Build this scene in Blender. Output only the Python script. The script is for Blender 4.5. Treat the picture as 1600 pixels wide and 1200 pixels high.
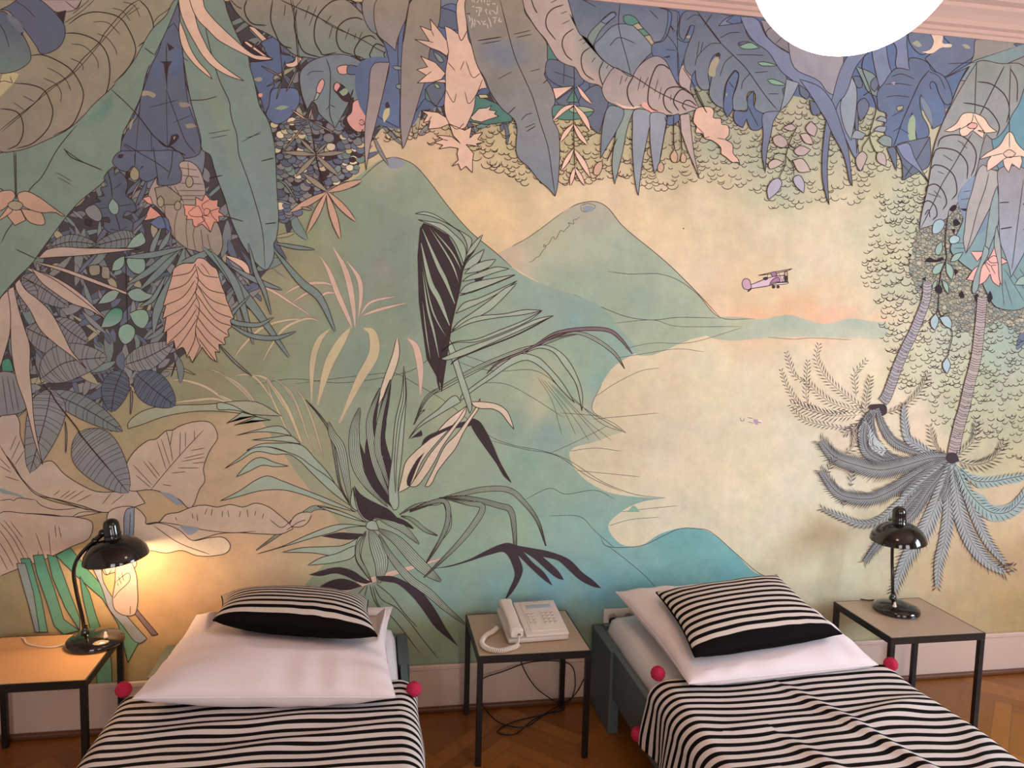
import bpy, bmesh, math, random
import numpy as np
from mathutils import Vector, Matrix, geometry
random.seed(7)
R = math.radians
for o in list(bpy.data.objects):
    bpy.data.objects.remove(o)
SC = bpy.context.scene
COL = SC.collection

# ---------------------------------------------------------------- camera
CF, CYAW, CPITCH, CROLL, CH, CD = 1200.4, .1788, -.0941, .0256, 1.784, 3.3
fwd = Vector((math.sin(CYAW)*math.cos(CPITCH), math.cos(CYAW)*math.cos(CPITCH), math.sin(CPITCH)))
r_ = Vector((math.cos(CYAW), -math.sin(CYAW), 0))
u_ = r_.cross(fwd)
CR = r_*math.cos(CROLL) + u_*math.sin(CROLL)
CU = -r_*math.sin(CROLL) + u_*math.cos(CROLL)
CC = Vector((0, -CD, CH))
cam_d = bpy.data.cameras.new('camera')
cam_d.sensor_fit = 'HORIZONTAL'; cam_d.sensor_width = 36
cam_d.lens = 36*CF/1600
cam = bpy.data.objects.new('camera', cam_d); COL.objects.link(cam)
cam.matrix_world = Matrix(((CR.x, CU.x, -fwd.x, CC.x), (CR.y, CU.y, -fwd.y, CC.y), (CR.z, CU.z, -fwd.z, CC.z), (0, 0, 0, 1)))
SC.camera = cam

# ---------------------------------------------------------------- world, daylight, fill, exposure
world = bpy.data.worlds.new('world'); SC.world = world; world.use_nodes = True
wb = world.node_tree.nodes['Background']
wb.inputs[0].default_value = (.72, .84, 1, 1); wb.inputs[1].default_value = 1.2
SC.view_settings.view_transform = 'Standard'; SC.view_settings.look = 'None'
SC.view_settings.gamma = 1; SC.view_settings.use_curve_mapping = False
SC.view_settings.exposure = EXPO = 0.0
def area(name, loc, rot, sx, sy, power, col):
    d = bpy.data.lights.new(name, 'AREA'); d.shape = 'RECTANGLE'; d.size = sx; d.size_y = sy
    d.energy = power; d.color = col
    o = bpy.data.objects.new(name, d); COL.objects.link(o); o.location = loc; o.rotation_euler = rot
    return o
# daylight entering the window in the right wall; the two rear lights are added soft fill
area('daylight_right', (4.62, -2.3, 1.75), (0, R(90), 0), 1.3, 1.3, 150, (.68, .83, 1))
area('fill_rear', (-.7, -6.12, 1.75), (R(90), 0, 0), 1.5, 1.9, 58, (1, .96, .91))
area('fill_rear_2', (2.4, -6.12, 1.75), (R(90), 0, 0), 1.5, 1.9, 58, (1, .96, .91))

# ---------------------------------------------------------------- materials
def lin(c):
    return tuple((x/12.92 if x <= .04045 else ((x+.055)/1.055)**2.4) for x in c)
def hx(h):
    return tuple(int(h[i:i+2], 16)/255 for i in (0, 2, 4))
def mat(name, col, rough=.6, metal=0, noise=.0, scale=40, bump=0, coat=0, spec=.5):
    m = bpy.data.materials.new(name); m.use_nodes = True
    nt = m.node_tree; b = nt.nodes['Principled BSDF']
    c = lin(hx(col)) if isinstance(col, str) else col
    b.inputs['Base Color'].default_value = (*c, 1)
    b.inputs['Roughness'].default_value = rough; b.inputs['Metallic'].default_value = metal
    b.inputs['Coat Weight'].default_value = coat
    b.inputs['Specular IOR Level'].default_value = spec
    tc = nt.nodes.new('ShaderNodeTexCoord'); n = nt.nodes.new('ShaderNodeTexNoise')
    n.inputs['Scale'].default_value = scale; n.inputs['Detail'].default_value = 4
    nt.links.new(tc.outputs['Object'], n.inputs['Vector'])
    if noise:
        mx = nt.nodes.new('ShaderNodeMix'); mx.data_type = 'RGBA'
        mx.inputs[6].default_value = (*[x*(1-noise) for x in c], 1); mx.inputs[7].default_value = (*[min(1, x*(1+noise)) for x in c], 1)
        nt.links.new(n.outputs[0], mx.inputs[0]); nt.links.new(mx.outputs[2], b.inputs['Base Color'])
    if bump:
        bp = nt.nodes.new('ShaderNodeBump'); bp.inputs['Strength'].default_value = bump; bp.inputs['Distance'].default_value = .004
        nt.links.new(n.outputs[0], bp.inputs['Height']); nt.links.new(bp.outputs[0], b.inputs['Normal'])
    return m
def emis(name, col, s):
    m = mat(name, col, .4); b = m.node_tree.nodes['Principled BSDF']
    b.inputs['Emission Color'].default_value = (*lin(hx(col)), 1); b.inputs['Emission Strength'].default_value = s
    return m
M = dict(
    white_wall=mat('white_paint', 'd8ccc6', .85, noise=.03, scale=6),
    ceiling=mat('ceiling_paint', 'd8b2a2', .9, noise=.02, scale=5),
    base=mat('baseboard_paint', 'dcc0b0', .5, noise=.03, scale=9),
    shoe=mat('shoe_moulding_wood', '6b4126', .45, noise=.15, scale=20),
    black=mat('black_steel', '17120f', .42, noise=.1),
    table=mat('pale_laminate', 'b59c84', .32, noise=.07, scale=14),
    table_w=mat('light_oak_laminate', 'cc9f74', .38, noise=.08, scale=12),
    enamel=mat('black_enamel', '0b0908', .1, coat=.6),
    blue=mat('blue_grey_paint', '566366', .55, noise=.06, scale=15),
    sheet=mat('white_sheet', 'e6dedc', .9, bump=.25, scale=22, spec=.2),
    pillow=mat('white_pillowcase', 'ecdedf', .85, bump=.35, scale=16, spec=.2),
    pompom=mat('pink_wool', 'c0244a', .95, noise=.3, scale=260, bump=.8),
    plastic=mat('ivory_plastic', 'd9cdc2', .38),
    plastic2=mat('grey_ivory_plastic', 'c8bcb2', .4),
    cord=mat('white_cord', 'e6d9cc', .45),
    blackcord=mat('black_cord', '0e0a09', .5),
    lcd=mat('display_glass', 'a8aeb4', .15),
    frame=mat('window_paint', 'eeeae4', .5),
    chrome=mat('chrome', 'dddddd', .1, metal=1),
    dark=mat('dark_plastic', '15110f', .4),
    globe=emis('opal_glass', 'ffe0c0', 9.0),
    bulb=emis('warm_bulb', 'ffc080', 60),
    bulb_off=mat('frosted_bulb', 'd8d2c8', .3),
    shade_in=mat('shade_inside_enamel', 'e8e0d4', .4),
)
def stripes(name, per, duty, dark, light):
    m = bpy.data.materials.new(name); m.use_nodes = True; nt = m.node_tree; b = nt.nodes['Principled BSDF']
    b.inputs['Roughness'].default_value = .92; b.inputs['Specular IOR Level'].default_value = .1
    uv = nt.nodes.new('ShaderNodeUVMap'); uv.uv_map = 'UVMap'
    n = nt.nodes.new('ShaderNodeTexNoise'); n.inputs['Scale'].default_value = 5; n.inputs['Detail'].default_value = 3
    nt.links.new(uv.outputs[0], n.inputs['Vector'])
    s = nt.nodes.new('ShaderNodeSeparateXYZ'); nt.links.new(uv.outputs[0], s.inputs[0])
    def mth(op, a, bb):
        k = nt.nodes.new('ShaderNodeMath'); k.operation = op
        for i, v in ((0, a), (1, bb)):
            if hasattr(v, 'links'): nt.links.new(v, k.inputs[i])
            else: k.inputs[i].default_value = v
        return k.outputs[0]
    v = mth('ADD', s.outputs[1], mth('MULTIPLY', mth('SUBTRACT', n.outputs[0], .5), .006))
    f = mth('FRACT', mth('DIVIDE', v, per), 0)
    d = mth('ABSOLUTE', mth('SUBTRACT', f, .5), 0)
    st = nt.nodes.new('ShaderNodeMapRange'); st.inputs[1].default_value = duty/2-.02; st.inputs[2].default_value = duty/2+.02
    nt.links.new(d, st.inputs[0])
    mx = nt.nodes.new('ShaderNodeMix'); mx.data_type = 'RGBA'
    mx.inputs[6].default_value = (*lin(hx(dark)), 1); mx.inputs[7].default_value = (*lin(hx(light)), 1)
    nt.links.new(st.outputs[0], mx.inputs[0]); nt.links.new(mx.outputs[2], b.inputs['Base Color'])
    n2 = nt.nodes.new('ShaderNodeTexNoise'); n2.inputs['Scale'].default_value = 320; nt.links.new(uv.outputs[0], n2.inputs['Vector'])
    bp = nt.nodes.new('ShaderNodeBump'); bp.inputs['Strength'].default_value = .35; bp.inputs['Distance'].default_value = .002
    nt.links.new(n2.outputs[0], bp.inputs['Height']); nt.links.new(bp.outputs[0], b.inputs['Normal'])
    return m
M['stripe'] = stripes('striped_blanket_wool', .0405, .46, '15100f', 'dcd2cc')
M['stripe_c'] = stripes('striped_cushion_knit', .0405, .47, '120d0d', 'd9cdc4')
M['cushion_black'] = mat('black_knit', '0d0a0a', .95, bump=.3, scale=300, spec=.1)

# ---------------------------------------------------------------- mesh helpers
class MB:
    def __init__(s): s.v = []; s.f = []; s.mi = []
    def add(s, v, f, mi=0):
        o = len(s.v); s.v += [tuple(p) for p in v]; s.f += [tuple(i+o for i in q) for q in f]; s.mi += [mi]*len(f)
    def box(s, a, b, bev=0, mi=0):
        x0, y0, z0 = a; x1, y1, z1 = b
        if bev <= 0:
            s.add([(x0,y0,z0),(x1,y0,z0),(x1,y1,z0),(x0,y1,z0),(x0,y0,z1),(x1,y0,z1),(x1,y1,z1),(x0,y1,z1)],
                  [(0,3,2,1),(4,5,6,7),(0,1,5,4),(1,2,6,5),(2,3,7,6),(3,0,4,7)], mi); return
        bm = bmesh.new(); bmesh.ops.create_cube(bm, size=1)
        for w in bm.verts:
            w.co = Vector(((x0+x1)/2+w.co.x*(x1-x0), (y0+y1)/2+w.co.y*(y1-y0), (z0+z1)/2+w.co.z*(z1-z0)))
        bmesh.ops.bevel(bm, geom=bm.edges[:], offset=bev, segments=2, profile=.5, affect='EDGES')
        bm.verts.index_update()
        s.add([w.co for w in bm.verts], [[w.index for w in f.verts] for f in bm.faces], mi); bm.free()
    def lathe(s, prof, c=(0,0,0), n=40, mi=0, mtx=None, sx=1, sy=1):
        v = []; f = []
        for (r, z) in prof:
            for i in range(n):
                a = 2*math.pi*i/n; p = Vector((r*sx*math.cos(a), r*sy*math.sin(a), z))
                if mtx is not None: p = mtx @ p
                v.append((p.x+c[0], p.y+c[1], p.z+c[2]))
        for k in range(len(prof)-1):
            for i in range(n):
                j = (i+1) % n; f.append((k*n+i, k*n+j, (k+1)*n+j, (k+1)*n+i))
        s.add(v, f, mi)
    def tube(s, pts, r, n=10, mi=0, cap=True):
        pts = [Vector(p) for p in pts]; rr = r if hasattr(r, '__len__') else [r]*len(pts)
        v = []; f = []; up = None
        for k, p in enumerate(pts):
            t = (pts[min(k+1, len(pts)-1)]-pts[max(k-1, 0)]).normalized()
            if up is None:
                up = t.orthogonal().normalized()
            up = (up - t*up.dot(t)).normalized(); w = t.cross(up)
            for i in range(n):
                a = 2*math.pi*i/n; v.append(p+(up*math.cos(a)+w*math.sin(a))*rr[k])
        for k in range(len(pts)-1):
            for i in range(n):
                j = (i+1) % n; f.append((k*n+i, k*n+j, (k+1)*n+j, (k+1)*n+i))
        if cap:
            f.append(tuple(range(n-1, -1, -1))); f.append(tuple((len(pts)-1)*n+i for i in range(n)))
        s.add(v, f, mi)
    def sphere(s, c, r, n=24, m=16, mi=0, sz=1):
        prof = [(max(1e-5, r*math.sin(math.pi*k/m)), -r*sz*math.cos(math.pi*k/m)) for k in range(m+1)]
        s.lathe(prof, c, n, mi)
    def build(s, name, mats, parent=None, smooth=True, loc=None, angle=40):
        me = bpy.data.meshes.new(name); me.from_pydata(s.v, [], s.f); me.validate()
        mats = mats if isinstance(mats, (list, tuple)) else [mats]
        for m in mats: me.materials.append(M[m] if isinstance(m, str) else m)
        if len(mats) > 1 and len(me.polygons) == len(s.mi): me.polygons.foreach_set('material_index', s.mi)
        o = bpy.data.objects.new(name, me); COL.objects.link(o)
        if smooth:
            me.polygons.foreach_set('use_smooth', [True]*len(me.polygons)); me.set_sharp_from_angle(angle=R(angle))
        if parent: o.parent = parent
        if loc: o.location = loc
        return o
def spl(pts, n=8):
    """Catmull-Rom through points of any dimension (open)."""
    P = [np.array(p, float) for p in pts]
    if len(P) < 3:
        return [P[0]+(P[1]-P[0])*k/n for k in range(n+1)]
    Q = [2*P[0]-P[1]]+P+[2*P[-1]-P[-2]]; out = []
    for i in range(1, len(Q)-2):
        a, b, c, d = Q[i-1:i+3]
        for k in range(n):
            t = k/n; out.append(.5*((2*b)+(-a+c)*t+(2*a-5*b+4*c-d)*t*t+(-a+3*b-3*c+d)*t**3))
    out.append(P[-1]); return out
def tag(o, label, cat, group=None):
    o['label'] = label; o['category'] = cat
    if group: o['group'] = group
    return o
def thing(name, loc, rz, label, cat, group=None):
    o = bpy.data.objects.new(name, None); COL.objects.link(o); o.location = loc; o.rotation_euler = (0, 0, rz)
    o.empty_display_size = .1
    return tag(o, label, cat, group)
def struct(o):
    o['kind'] = 'structure'; return o
MURAL = """
O 0 0 1
W 1110,500 1150,495 1190,499 1215,494 1235,492 1260,500 1290,506 1330,498 1360,502 1385,506 1385,525 1330,528 1250,526 1200,528 1120,530 1100,520|1120,505,a9b191 1230,500,9fb39a 1230,524,bfc3a0 1340,504,a3b599 1340,524,c8c4a0
W 770,400 830,368 880,331 905,318 930,315 950,325 970,350 990,368 1020,392 1050,418 1090,458 1125,496 1180,498 1160,510 1080,530 1000,556 960,520 840,440|800,400,c9b48e 850,370,b3b08a 920,330,b0aa94 870,400,a9b396 920,380,a8b496 960,400,98ab94 1000,420,9aab8e 1050,450,a0b090 1000,470,8fa890 1100,500,a2b294 1150,500,b0b890 880,440,92aa8e 940,440,93ab92 1020,520,98ac8e
L .8 800,385 830,368 880,331
L 1 890,325 905,318 930,315 950,325 970,350 990,368 1020,392 1050,418 1090,458 1125,496
L .8 950,424 980,428 1000,428 1030,428 1060,438 1090,460 1125,496 1180,498
L .8 830,440 870,455 900,462 940,480 980,495 1020,500 1060,496 1125,497
W 410,345 470,325 520,300 560,275 590,252 612,246 632,250 650,260 672,285 700,322 735,362 775,395 810,425 850,445 900,462 940,480 970,515 1000,548 960,572 940,600 925,640 950,660 976,673 930,690 890,705 900,735 940,765 980,775 1040,778 1000,785 970,800 950,822 970,850 1000,853 1030,835 1060,826 1090,826 1110,832 1150,865 1180,895 1215,905 1230,1040 420,1040 440,960 480,910 520,870 560,850 480,760 430,690 400,650 300,640 260,580 380,480|600,260,a0a888 640,290,8aa088 560,330,7f9a84 520,330,8c9a78 480,360,8e9a72 440,400,938f6c 480,430,a29a74 620,400,7c9684 560,420,82967c 700,400,86a08c 760,440,8aa68e 640,480,7e9480 600,420,8c9280 500,520,8a9a78 420,480,9c9870 400,560,8e936c 320,600,938e66 450,600,8d9a78 560,560,7b9480 700,560,82a08a 780,500,8aa68e 850,480,88a296 900,500,7e9f98 820,560,96ab86 900,540,8ea98c 960,540,84a898 940,600,7fa898 880,620,86a890 850,600,b4b088 840,640,b2b892 800,620,98ac8a 900,640,a8b08c 950,665,bcb890 860,680,7e9f98 800,660,86a48e 700,640,a0aa80 640,600,8a9a80 760,700,94a88a 820,720,84a892 880,760,88ab96 940,790,84aa98 620,700,94a684 560,700,8a9e80 500,700,a09e74 520,800,a39e76 600,780,90a484 700,800,8fa688 800,830,8ead8e 900,820,86b0a0 960,850,72aaa4 720,880,84a68c 640,900,7f9f86 560,950,8a9c7c 700,940,7aa498 780,930,72a49e 860,920,66a0aa 940,930,60a0ac 1000,930,64a8ac 1060,840,5fa09e 1100,850,66aaa8 1140,890,62aaac 1100,920,74b4ae 700,990,82946e 760,990,8a8c66 640,1000,869270 930,1000,7f8a66 1000,1030,7a8a70
L 1 560,283 590,256 612,246 632,250 650,260 672,285 700,322 735,362 775,395 800,418
f gb2 603,252 612,246 626,249 634,256 624,262 608,262
L .7 907,322 918,318 930,322 924,330 910,330 907,322
L .7 400,600 460,592 540,598 640,580 690,548 740,560 790,578
L .7 460,600 520,592 600,583 620,584 650,600 700,630 760,678 800,695 850,705 890,720 940,752 990,772 1040,778
L .7 765,688 820,702 870,712 920,745 970,768
L .7 715,565 745,575 780,580 830,578 860,592 900,626 940,662 978,676
L .7 750,598 790,600 830,620 880,652
L .6 840,590 862,625 878,680
L .6 845,592 880,640 900,680
L .6 850,594 895,650 920,688
L .6 856,596 905,650 940,690
L .6 862,600 915,655 955,688
L .6 875,645 940,650
L .6 950,665 900,690 860,708
L .8 860,592 910,636 978,677
L .7 818,782 858,763 884,772 930,766 960,780
L .7 858,806 905,807 930,830 960,856
L .8 938,838 950,854 1000,853 1035,838 1062,826 1090,826 1112,832 1150,865 1185,895 1215,906
L .8 950,853 985,880 1010,902 1030,925
L .7 940,600 925,640 960,662 978,676
L .6 930,620 960,600 1000,580 1030,575
L .6 960,560 1010,552 1060,545 1100,550
L .6 975,545 1020,536 1080,535 1160,512
L .6 960,505 1020,500 1060,510 1160,510
L .6 925,655 980,650 1030,645
L .6 890,705 930,700 970,705
L .6 900,735 950,740 1000,745
L .6 970,800 1010,795 1060,790
L .6 950,822 985,812 1030,808
L .6 1200,527 1240,530 1270,528 1330,531
O 720 200 5
T 1000,960 1150,1075 14 60
T 1250,1080 1550,1110 22 50
L .7 530,1050 560,1040 590,1010 610,1005 640,960 665,930 650,910 650,930 690,900 700,880 720,850 740,870 780,800 800,810 820,790 850,760 840,740 880,750 880,720 910,710 930,690
f gb2 950,625 980,610 1030,610 1045,630 1010,655 960,645
O 0 0 1
B pk4 12 700,870 600,900 480,940 400,950
f gl2 980,800 990,790 1000,800
O 220 400 5
B ys 14 730,800 800,700 950,560 1150,500 1380,490
B ys 14 940,850 1020,700 1130,560 1300,490 1420,520
B pk4 12 700,410 850,290 1000,260
B pk4 12 600,210 800,200 1000,260 1180,370 1380,500
B pk4 14 1100,310 1250,230 1420,210 1530,240
B pk4 12 1170,370 1300,290 1330,310
B pk4 12 1370,340 1450,290 1530,290
B ys 13 220,975 330,970 500,1020 640,1110 800,1210
B ys 13 220,1150 400,1130 600,1120 800,1210
B ys2 13 510,870 640,930 800,1060 920,1210
B ys 11 700,940 850,930 950,1010 1080,1210
B ys 14 850,925 980,960 1080,1110 1150,1230
B ys2 12 1000,940 1100,1000 1180,1100 1230,1220
O 340 560 5
B ys 16 380,160 480,280 560,420 640,620 660,660
B ys2 12 420,155 560,250 640,420 700,600 760,740
B ys2 12 560,190 660,300 740,480 800,680 830,790
B ys 12 0,280 100,330 200,410
B ys2 14 0,110 150,190 260,300 350,450
B ys 10 380,160 420,300 500,470 560,600
O 440 320 5
B pk4 24 550,960 520,880 440,700 370,520 300,400
B pk4 28 575,960 560,800 530,620 480,470 400,330
B pk4 22 600,880 620,700 600,570 510,440
B pk4 12 610,870 700,760 920,710
B pk4 14 620,870 760,820 1000,760
O 312 437 2.5
B ys 15 437,480 440,330 465,240 510,190
B ys 22 460,490 500,340 550,245 590,185
B ys 24 545,560 620,400 680,290 675,210 640,190
B pk5 18 690,500 730,400 765,300 772,228
B pk4 16 862,450 862,350 845,265 812,228
O 0 400 5
B ol 12 1240,880 1400,880 1530,930
B lp 7 1340,940 1400,740 1420,660
B lp 8 1220,910 1200,870 
O 0 600 5
F ol2 1000,310 1080,230 1220,180 1400,165 1600,160 2000,140 2200,250 2000,240 1600,210 1300,250 1100,320 1000,350
O 340 560 5
F gs 0,350 100,360 210,415 310,455 210,420 100,400 0,395
S gs 70,508 190,420 300,450 180,460
S gs 130,522 300,455 415,482 260,485
F gs 140,604 300,560 480,528 520,545 580,605 450,580 300,575
F gs 260,638 450,615 580,608 650,668 480,645
F gs 220,722 330,670 460,662 660,680 760,780 860,890 920,980 800,890 640,780 500,715 380,690
F gs 52,863 180,770 270,705 380,690 500,720 640,770 720,830 900,960 1050,1160 900,1050 740,900 640,800 560,750 450,750 300,728 170,800
F gs 143,928 220,840 300,780 350,775 440,810 555,842 440,845 350,835 250,880
F gs 15,1115 180,1030 300,950 390,918 500,955 640,1010 830,1085 1000,1160 1080,1200 900,1150 700,1075 510,1027 330,1035 160,1080
R gs 20 2 688,322 800,450 880,580 920,780 960,1000 1050,1170
R gs 70 4 865,495 900,600 960,700 1000,900 1050,1180
F gs 1110,380 1060,480 1045,600 1060,800 1130,980 1250,1100 1330,1160 1200,1000 1110,800
R gs 90 6 1110,385 1070,560 1080,780 1150,950 1320,1150
f in 1110,650 1150,750 1160,640 1210,540 1250,490 1230,620 1220,800 1290,960 1365,1080 1365,1170 1240,1050 1150,900
B in 40 1270,230 1220,400 1200,600 1220,700
R gs 60 4 1270,235 1190,480 1210,700 1260,900 1350,1090
f in 1300,400 1320,480 1310,620 1365,840 1365,1080 1310,900 1290,750 1260,600
B in 40 1352,165 1310,350 1280,540 1290,760
R gs 50 4 1352,175 1270,480 1250,700 1290,850 1360,1070
F gs 1455,60 1475,250 1460,500 1440,750 1410,1000 1400,1180 1370,1180 1370,700 1390,480 1440,260
f in 1065,990 1120,1060 1260,1140 1340,1180 1400,1240 1250,1250 1130,1210
F gs 1060,1000 1075,1120 1110,1200 1070,1180 1040,1140
f in 1500,630 1590,560 1600,600 1530,620
B gs 8 1535,515 1570,440 1620,400 
O 600 520 5
R gs 22 0 155,260 160,500 120,700 90,1000 90,1250
F pk5 650,570 620,590 500,680 380,810 240,930 170,1010 140,1120 110,1250 200,1200 300,1000 420,850 520,740 600,650
f in 180,1190 250,1000 320,930 280,1000 230,1120 200,1200
f in 680,680 710,670 720,700 500,760 400,810 330,850 290,880 320,820 440,760 560,710
F pk5 640,580 560,700 480,800 350,960 280,1080 200,1200 250,1200 330,1110 410,980 450,900 560,740 640,620
F pk5 750,510 745,580 700,650 620,780 560,900 480,1000 420,1080 350,1200 320,1200 400,1040 480,880 560,800 650,680 720,580
F pk5 680,540 780,540 900,565 960,610 1000,700 1015,755 970,700 910,625 850,595 750,590 700,570
F in 690,670 740,690 790,760 850,880 900,1000 960,1110 995,1170 940,1120 880,1020 780,880 700,760 680,710
L 1 700,690 760,800 820,900
L 1 720,690 790,800 840,880
B gs 18 235,715 330,510 480,420 700,300 950,180 1200,90
F gs 190,832 260,750 430,640 600,540 560,490 420,600 270,720
F gs 600,500 640,460 800,340 960,220 1050,165 1200,190 1300,280 1400,400 1490,550 1380,440 1250,290 1120,215 1000,250 850,350 700,450 600,530
R gs 26 1 230,718 350,500 600,340 800,240 1050,140 1200,100 1400,30 1550,0
R mv 16 0 800,320 900,230 1100,140 1350,20 1500,-30
F gs 1100,160 1210,120 1320,150 1400,250 1500,400 1530,520 1545,610 1550,480 1500,320 1420,190 1330,120 1240,95 1140,130
R mv 28 0 1200,80 1350,0 1560,-30 1750,-20 1850,50 1940,165
R gs 26 1 1330,40 1500,0 1650,50 1800,160 1880,280
F gs 510,50 540,100 600,280 680,530 685,600 670,630 620,490 560,300 500,70
O 620 320 5
S in 183,185 165,400 175,760 235,1200 345,1400 350,1460 420,1000 440,850 480,720 500,590 515,490 450,330 400,240 280,170 210,145
B gs 26 190,300 260,600 330,740 415,950
B gs 21 200,190 320,470 380,590 460,790
B gs 11 250,170 420,440 487,612
B gs 10 270,180 430,370 508,520
B gs 13 200,520 240,800 290,1000 335,1220
B gs 10 195,440 260,760 310,900 390,1040
B gs 8 195,700 230,1000 270,1250
L 3 670,235 560,400 515,500 490,640 450,820 410,980 350,1140 320,1330 335,1450
F gs 140,70 220,55 320,90 450,180 540,230 585,270 575,330 545,390 550,320 500,220 380,140 250,85
F gs 160,115 250,130 350,150 440,220 530,320 540,400 520,460 480,350 420,250 300,170
S in 670,235 560,380 530,460 600,370
B gs 22 665,240 600,330 545,400
F gs 685,345 600,400 540,460 520,510 600,480 650,430
S in 655,420 640,480 610,590 640,610 690,550 720,480 700,480 640,570 630,480
F gs 775,425 680,440 590,480 525,540 640,520 730,480
F gs 880,500 780,485 640,530 560,560 510,600 650,570 800,520
F gs 925,545 780,570 620,600 540,630 490,690 560,690 700,640
L 2 925,548 700,640 490,710
F gs 948,590 820,650 640,730 520,770 460,850 530,820 620,780 760,710
F gs 940,612 850,650 720,750 580,850 480,920 430,980 540,920 720,830 800,760
F gs 1138,825 1000,820 850,850 600,880 480,950 420,1000 560,930 800,880 980,860
F gs 1138,825 1000,900 800,980 620,1050 430,1080 350,1150 430,1085 620,1070 820,1000 1040,900
F gs 1225,865 1100,890 900,980 700,1060 500,1130 350,1200 360,1210 480,1190 720,1090 900,1010
L 2 1225,865 950,1010 700,1110 480,1200 420,1250
O 400 740 5
R gs 40 2 0,600 250,420 400,300 480,265 650,290
F gs 650,290 480,255 540,280 780,360 860,380
F gs 0,630 250,560 450,500 600,460 720,420 860,410 640,397 400,480 200,570
f in 510,490 640,460 760,465 840,470 780,510 700,515
F gs 200,615 350,580 560,570 680,560 800,500 830,480 790,560 700,620 600,640 450,620
F gs 400,718 500,660 640,620 780,560 800,560 760,650 640,690
F gs 800,500 860,470 830,560 820,650 850,720 900,845 850,780 780,670
R gs 34 3 860,450 800,560 800,660 850,750 905,850
R gs 110 7 890,430 940,560 980,700 960,860
F gs 760,100 800,250 860,330 960,360 880,380 800,300
f in 770,95 830,180 960,270 1080,345 1050,350 950,330 900,370 850,350 800,280
L 1 780,210 860,310 940,335
R gs 60 4 960,350 1050,380 1150,430 1275,550
R in 36 2 950,340 1050,350 1150,380 1230,430
R gs 30 3 1130,330 1220,360 1320,440 1420,485
R gs 90 6 950,430 1100,520 1250,680 1350,770 1445,842
R gs 60 4 960,470 1050,640 1200,820 1350,930 1480,1050 1640,1180
F gs 870,380 930,370 960,440 900,440 860,420
R gs 36 3 1120,320 1250,250 1400,230 1480,225 1510,400 1440,520 1330,695
f in 410,790 500,760 640,730 750,755 850,820 905,845 860,860 780,840 700,800 620,780 500,800
f in 490,885 600,830 680,820 780,850 830,880 720,910 600,905
f in 935,800 960,800 1060,800 1200,860 1300,930 1400,1060 1480,1200 1560,1320 1580,1350 1480,1270 1400,1200 1300,1060 1220,960 1100,860 960,830
L 1 940,860 1060,960 1160,1090 1260,1200
L 1 920,870 980,980 1100,1050 1200,1160 1330,1330 1420,1440
L 1 890,870 920,980 980,1080
L 1 870,870 850,960
L 1 860,870 800,940
L 1 910,880 960,1030 1080,1140 1280,1400
O 640 720 5
R gs 40 4 0,400 200,320 400,260 600,220 780,230 900,330 1000,470 1065,665
R gs 44 5 230,290 450,290 700,350 790,390 820,560 830,880
R gs 44 4 300,300 450,330 570,360 500,500 350,680 110,912
R gs 36 4 0,390 150,330 280,320 300,460 240,620 130,800
f in 170,840 300,820 460,770 600,700 700,655 770,640 840,660 950,680 1080,705 1200,745 1260,780 1350,870 1430,930 1498,995 1440,985 1330,930 1240,850 1160,780 1040,750 1100,800 1170,870 1205,930 1160,920 1080,860 980,770 890,710 960,790 1050,870 1118,975 1050,930 930,820 850,740 885,850 860,930 800,1030 740,1092 780,1000 820,900 815,850 740,715 640,730 450,790 300,830
O 0 0 1
U 0,0 960,0 940,90 905,130 860,170 800,185 740,190 680,185 600,195 560,250 530,280 470,330 450,370 440,330 420,420 330,520 280,560 230,600 130,640 60,640 0,640|4c4648|1050|nv,nv3,dg,sg,dg,lp,ol,nv,lp2
f db 1600,50 1900,90 1900,330 1750,380 1600,330
U 1606,70 1790,90 1790,420 1740,520 1680,480 1606,520|5d6b70|190|nv,db,sg,tn2,gb3,gb2,sg2
G 1606,500 1700,480 1760,560 1740,700 1660,740 1606,720|8|ar
U -250,-20 -4,-20 -4,640 -120,690 -250,650|4c4648|420|nv,bg,sg,bg,lp,gp4,nv,lp2,tn
Q 425,180 560,195 575,225 560,260 545,280 500,300 470,330 440,345 425,345|10.5|nv,lp,nv3,sg,yl,nv,dk,lp2,dk,gb,yc,nv,lp,sg,nv2|dk
O 220 200 5
O 0 0 5
F nv>gb 980,100 1100,0 1400,0 1440,600 1600,1100 1560,1400 1400,1500 1000,1400 920,1300 1050,900 1150,560
F nv 1290,250 1240,400 1190,500 1120,700 1100,760 1080,900 1000,1010 970,1060 930,1240 1060,1300 1300,1250 1560,1200 1540,1000 1480,840 1440,560 1420,300 1360,180
s db 1360,400 1420,390 1430,560 1330,610
s db 1205,480 1255,480 1240,600 1200,600
s dk 1305,335 1365,375 1320,400
s dk 1250,480 1345,480 1320,520 1300,650 1280,500
L 1.2 1300,340 1305,700
L 0.8 1100,760 1060,1200
L 1.1 1300,700 1380,920 1450,1100 1530,1200
L 0.8 1300,700 1310,1200
L .8 1170,840 1400,780
L .8 1350,960 1500,900
L .8 1180,1020 1190,1240
L .8 960,1130 1060,1200
f ol 1110,715 1160,712 1200,725 1220,745 1200,765 1160,745 1110,750
f tn 1400,800 1480,810 1490,830 1410,835
f dk 1340,1060 1390,1050 1400,1070 1350,1130 1310,1150 1330,1100
f tn 1355,1070 1375,1065 1360,1095
f tn 1450,975 1500,965 1540,990 1460,1000
f ol 1010,1000 1040,930 1050,925 1020,1015
L 2.2 1240,1100 1290,1140 1340,1150 1380,1180 1450,1215
F ol>tn 0,640 0,0 1380,0 1300,120 1190,230 1090,400 1050,470 890,670 720,830 660,900 520,1020 400,1080 180,1170 60,1190 0,1180
f yl 40,560 150,580 130,620 0,760 0,680
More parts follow.
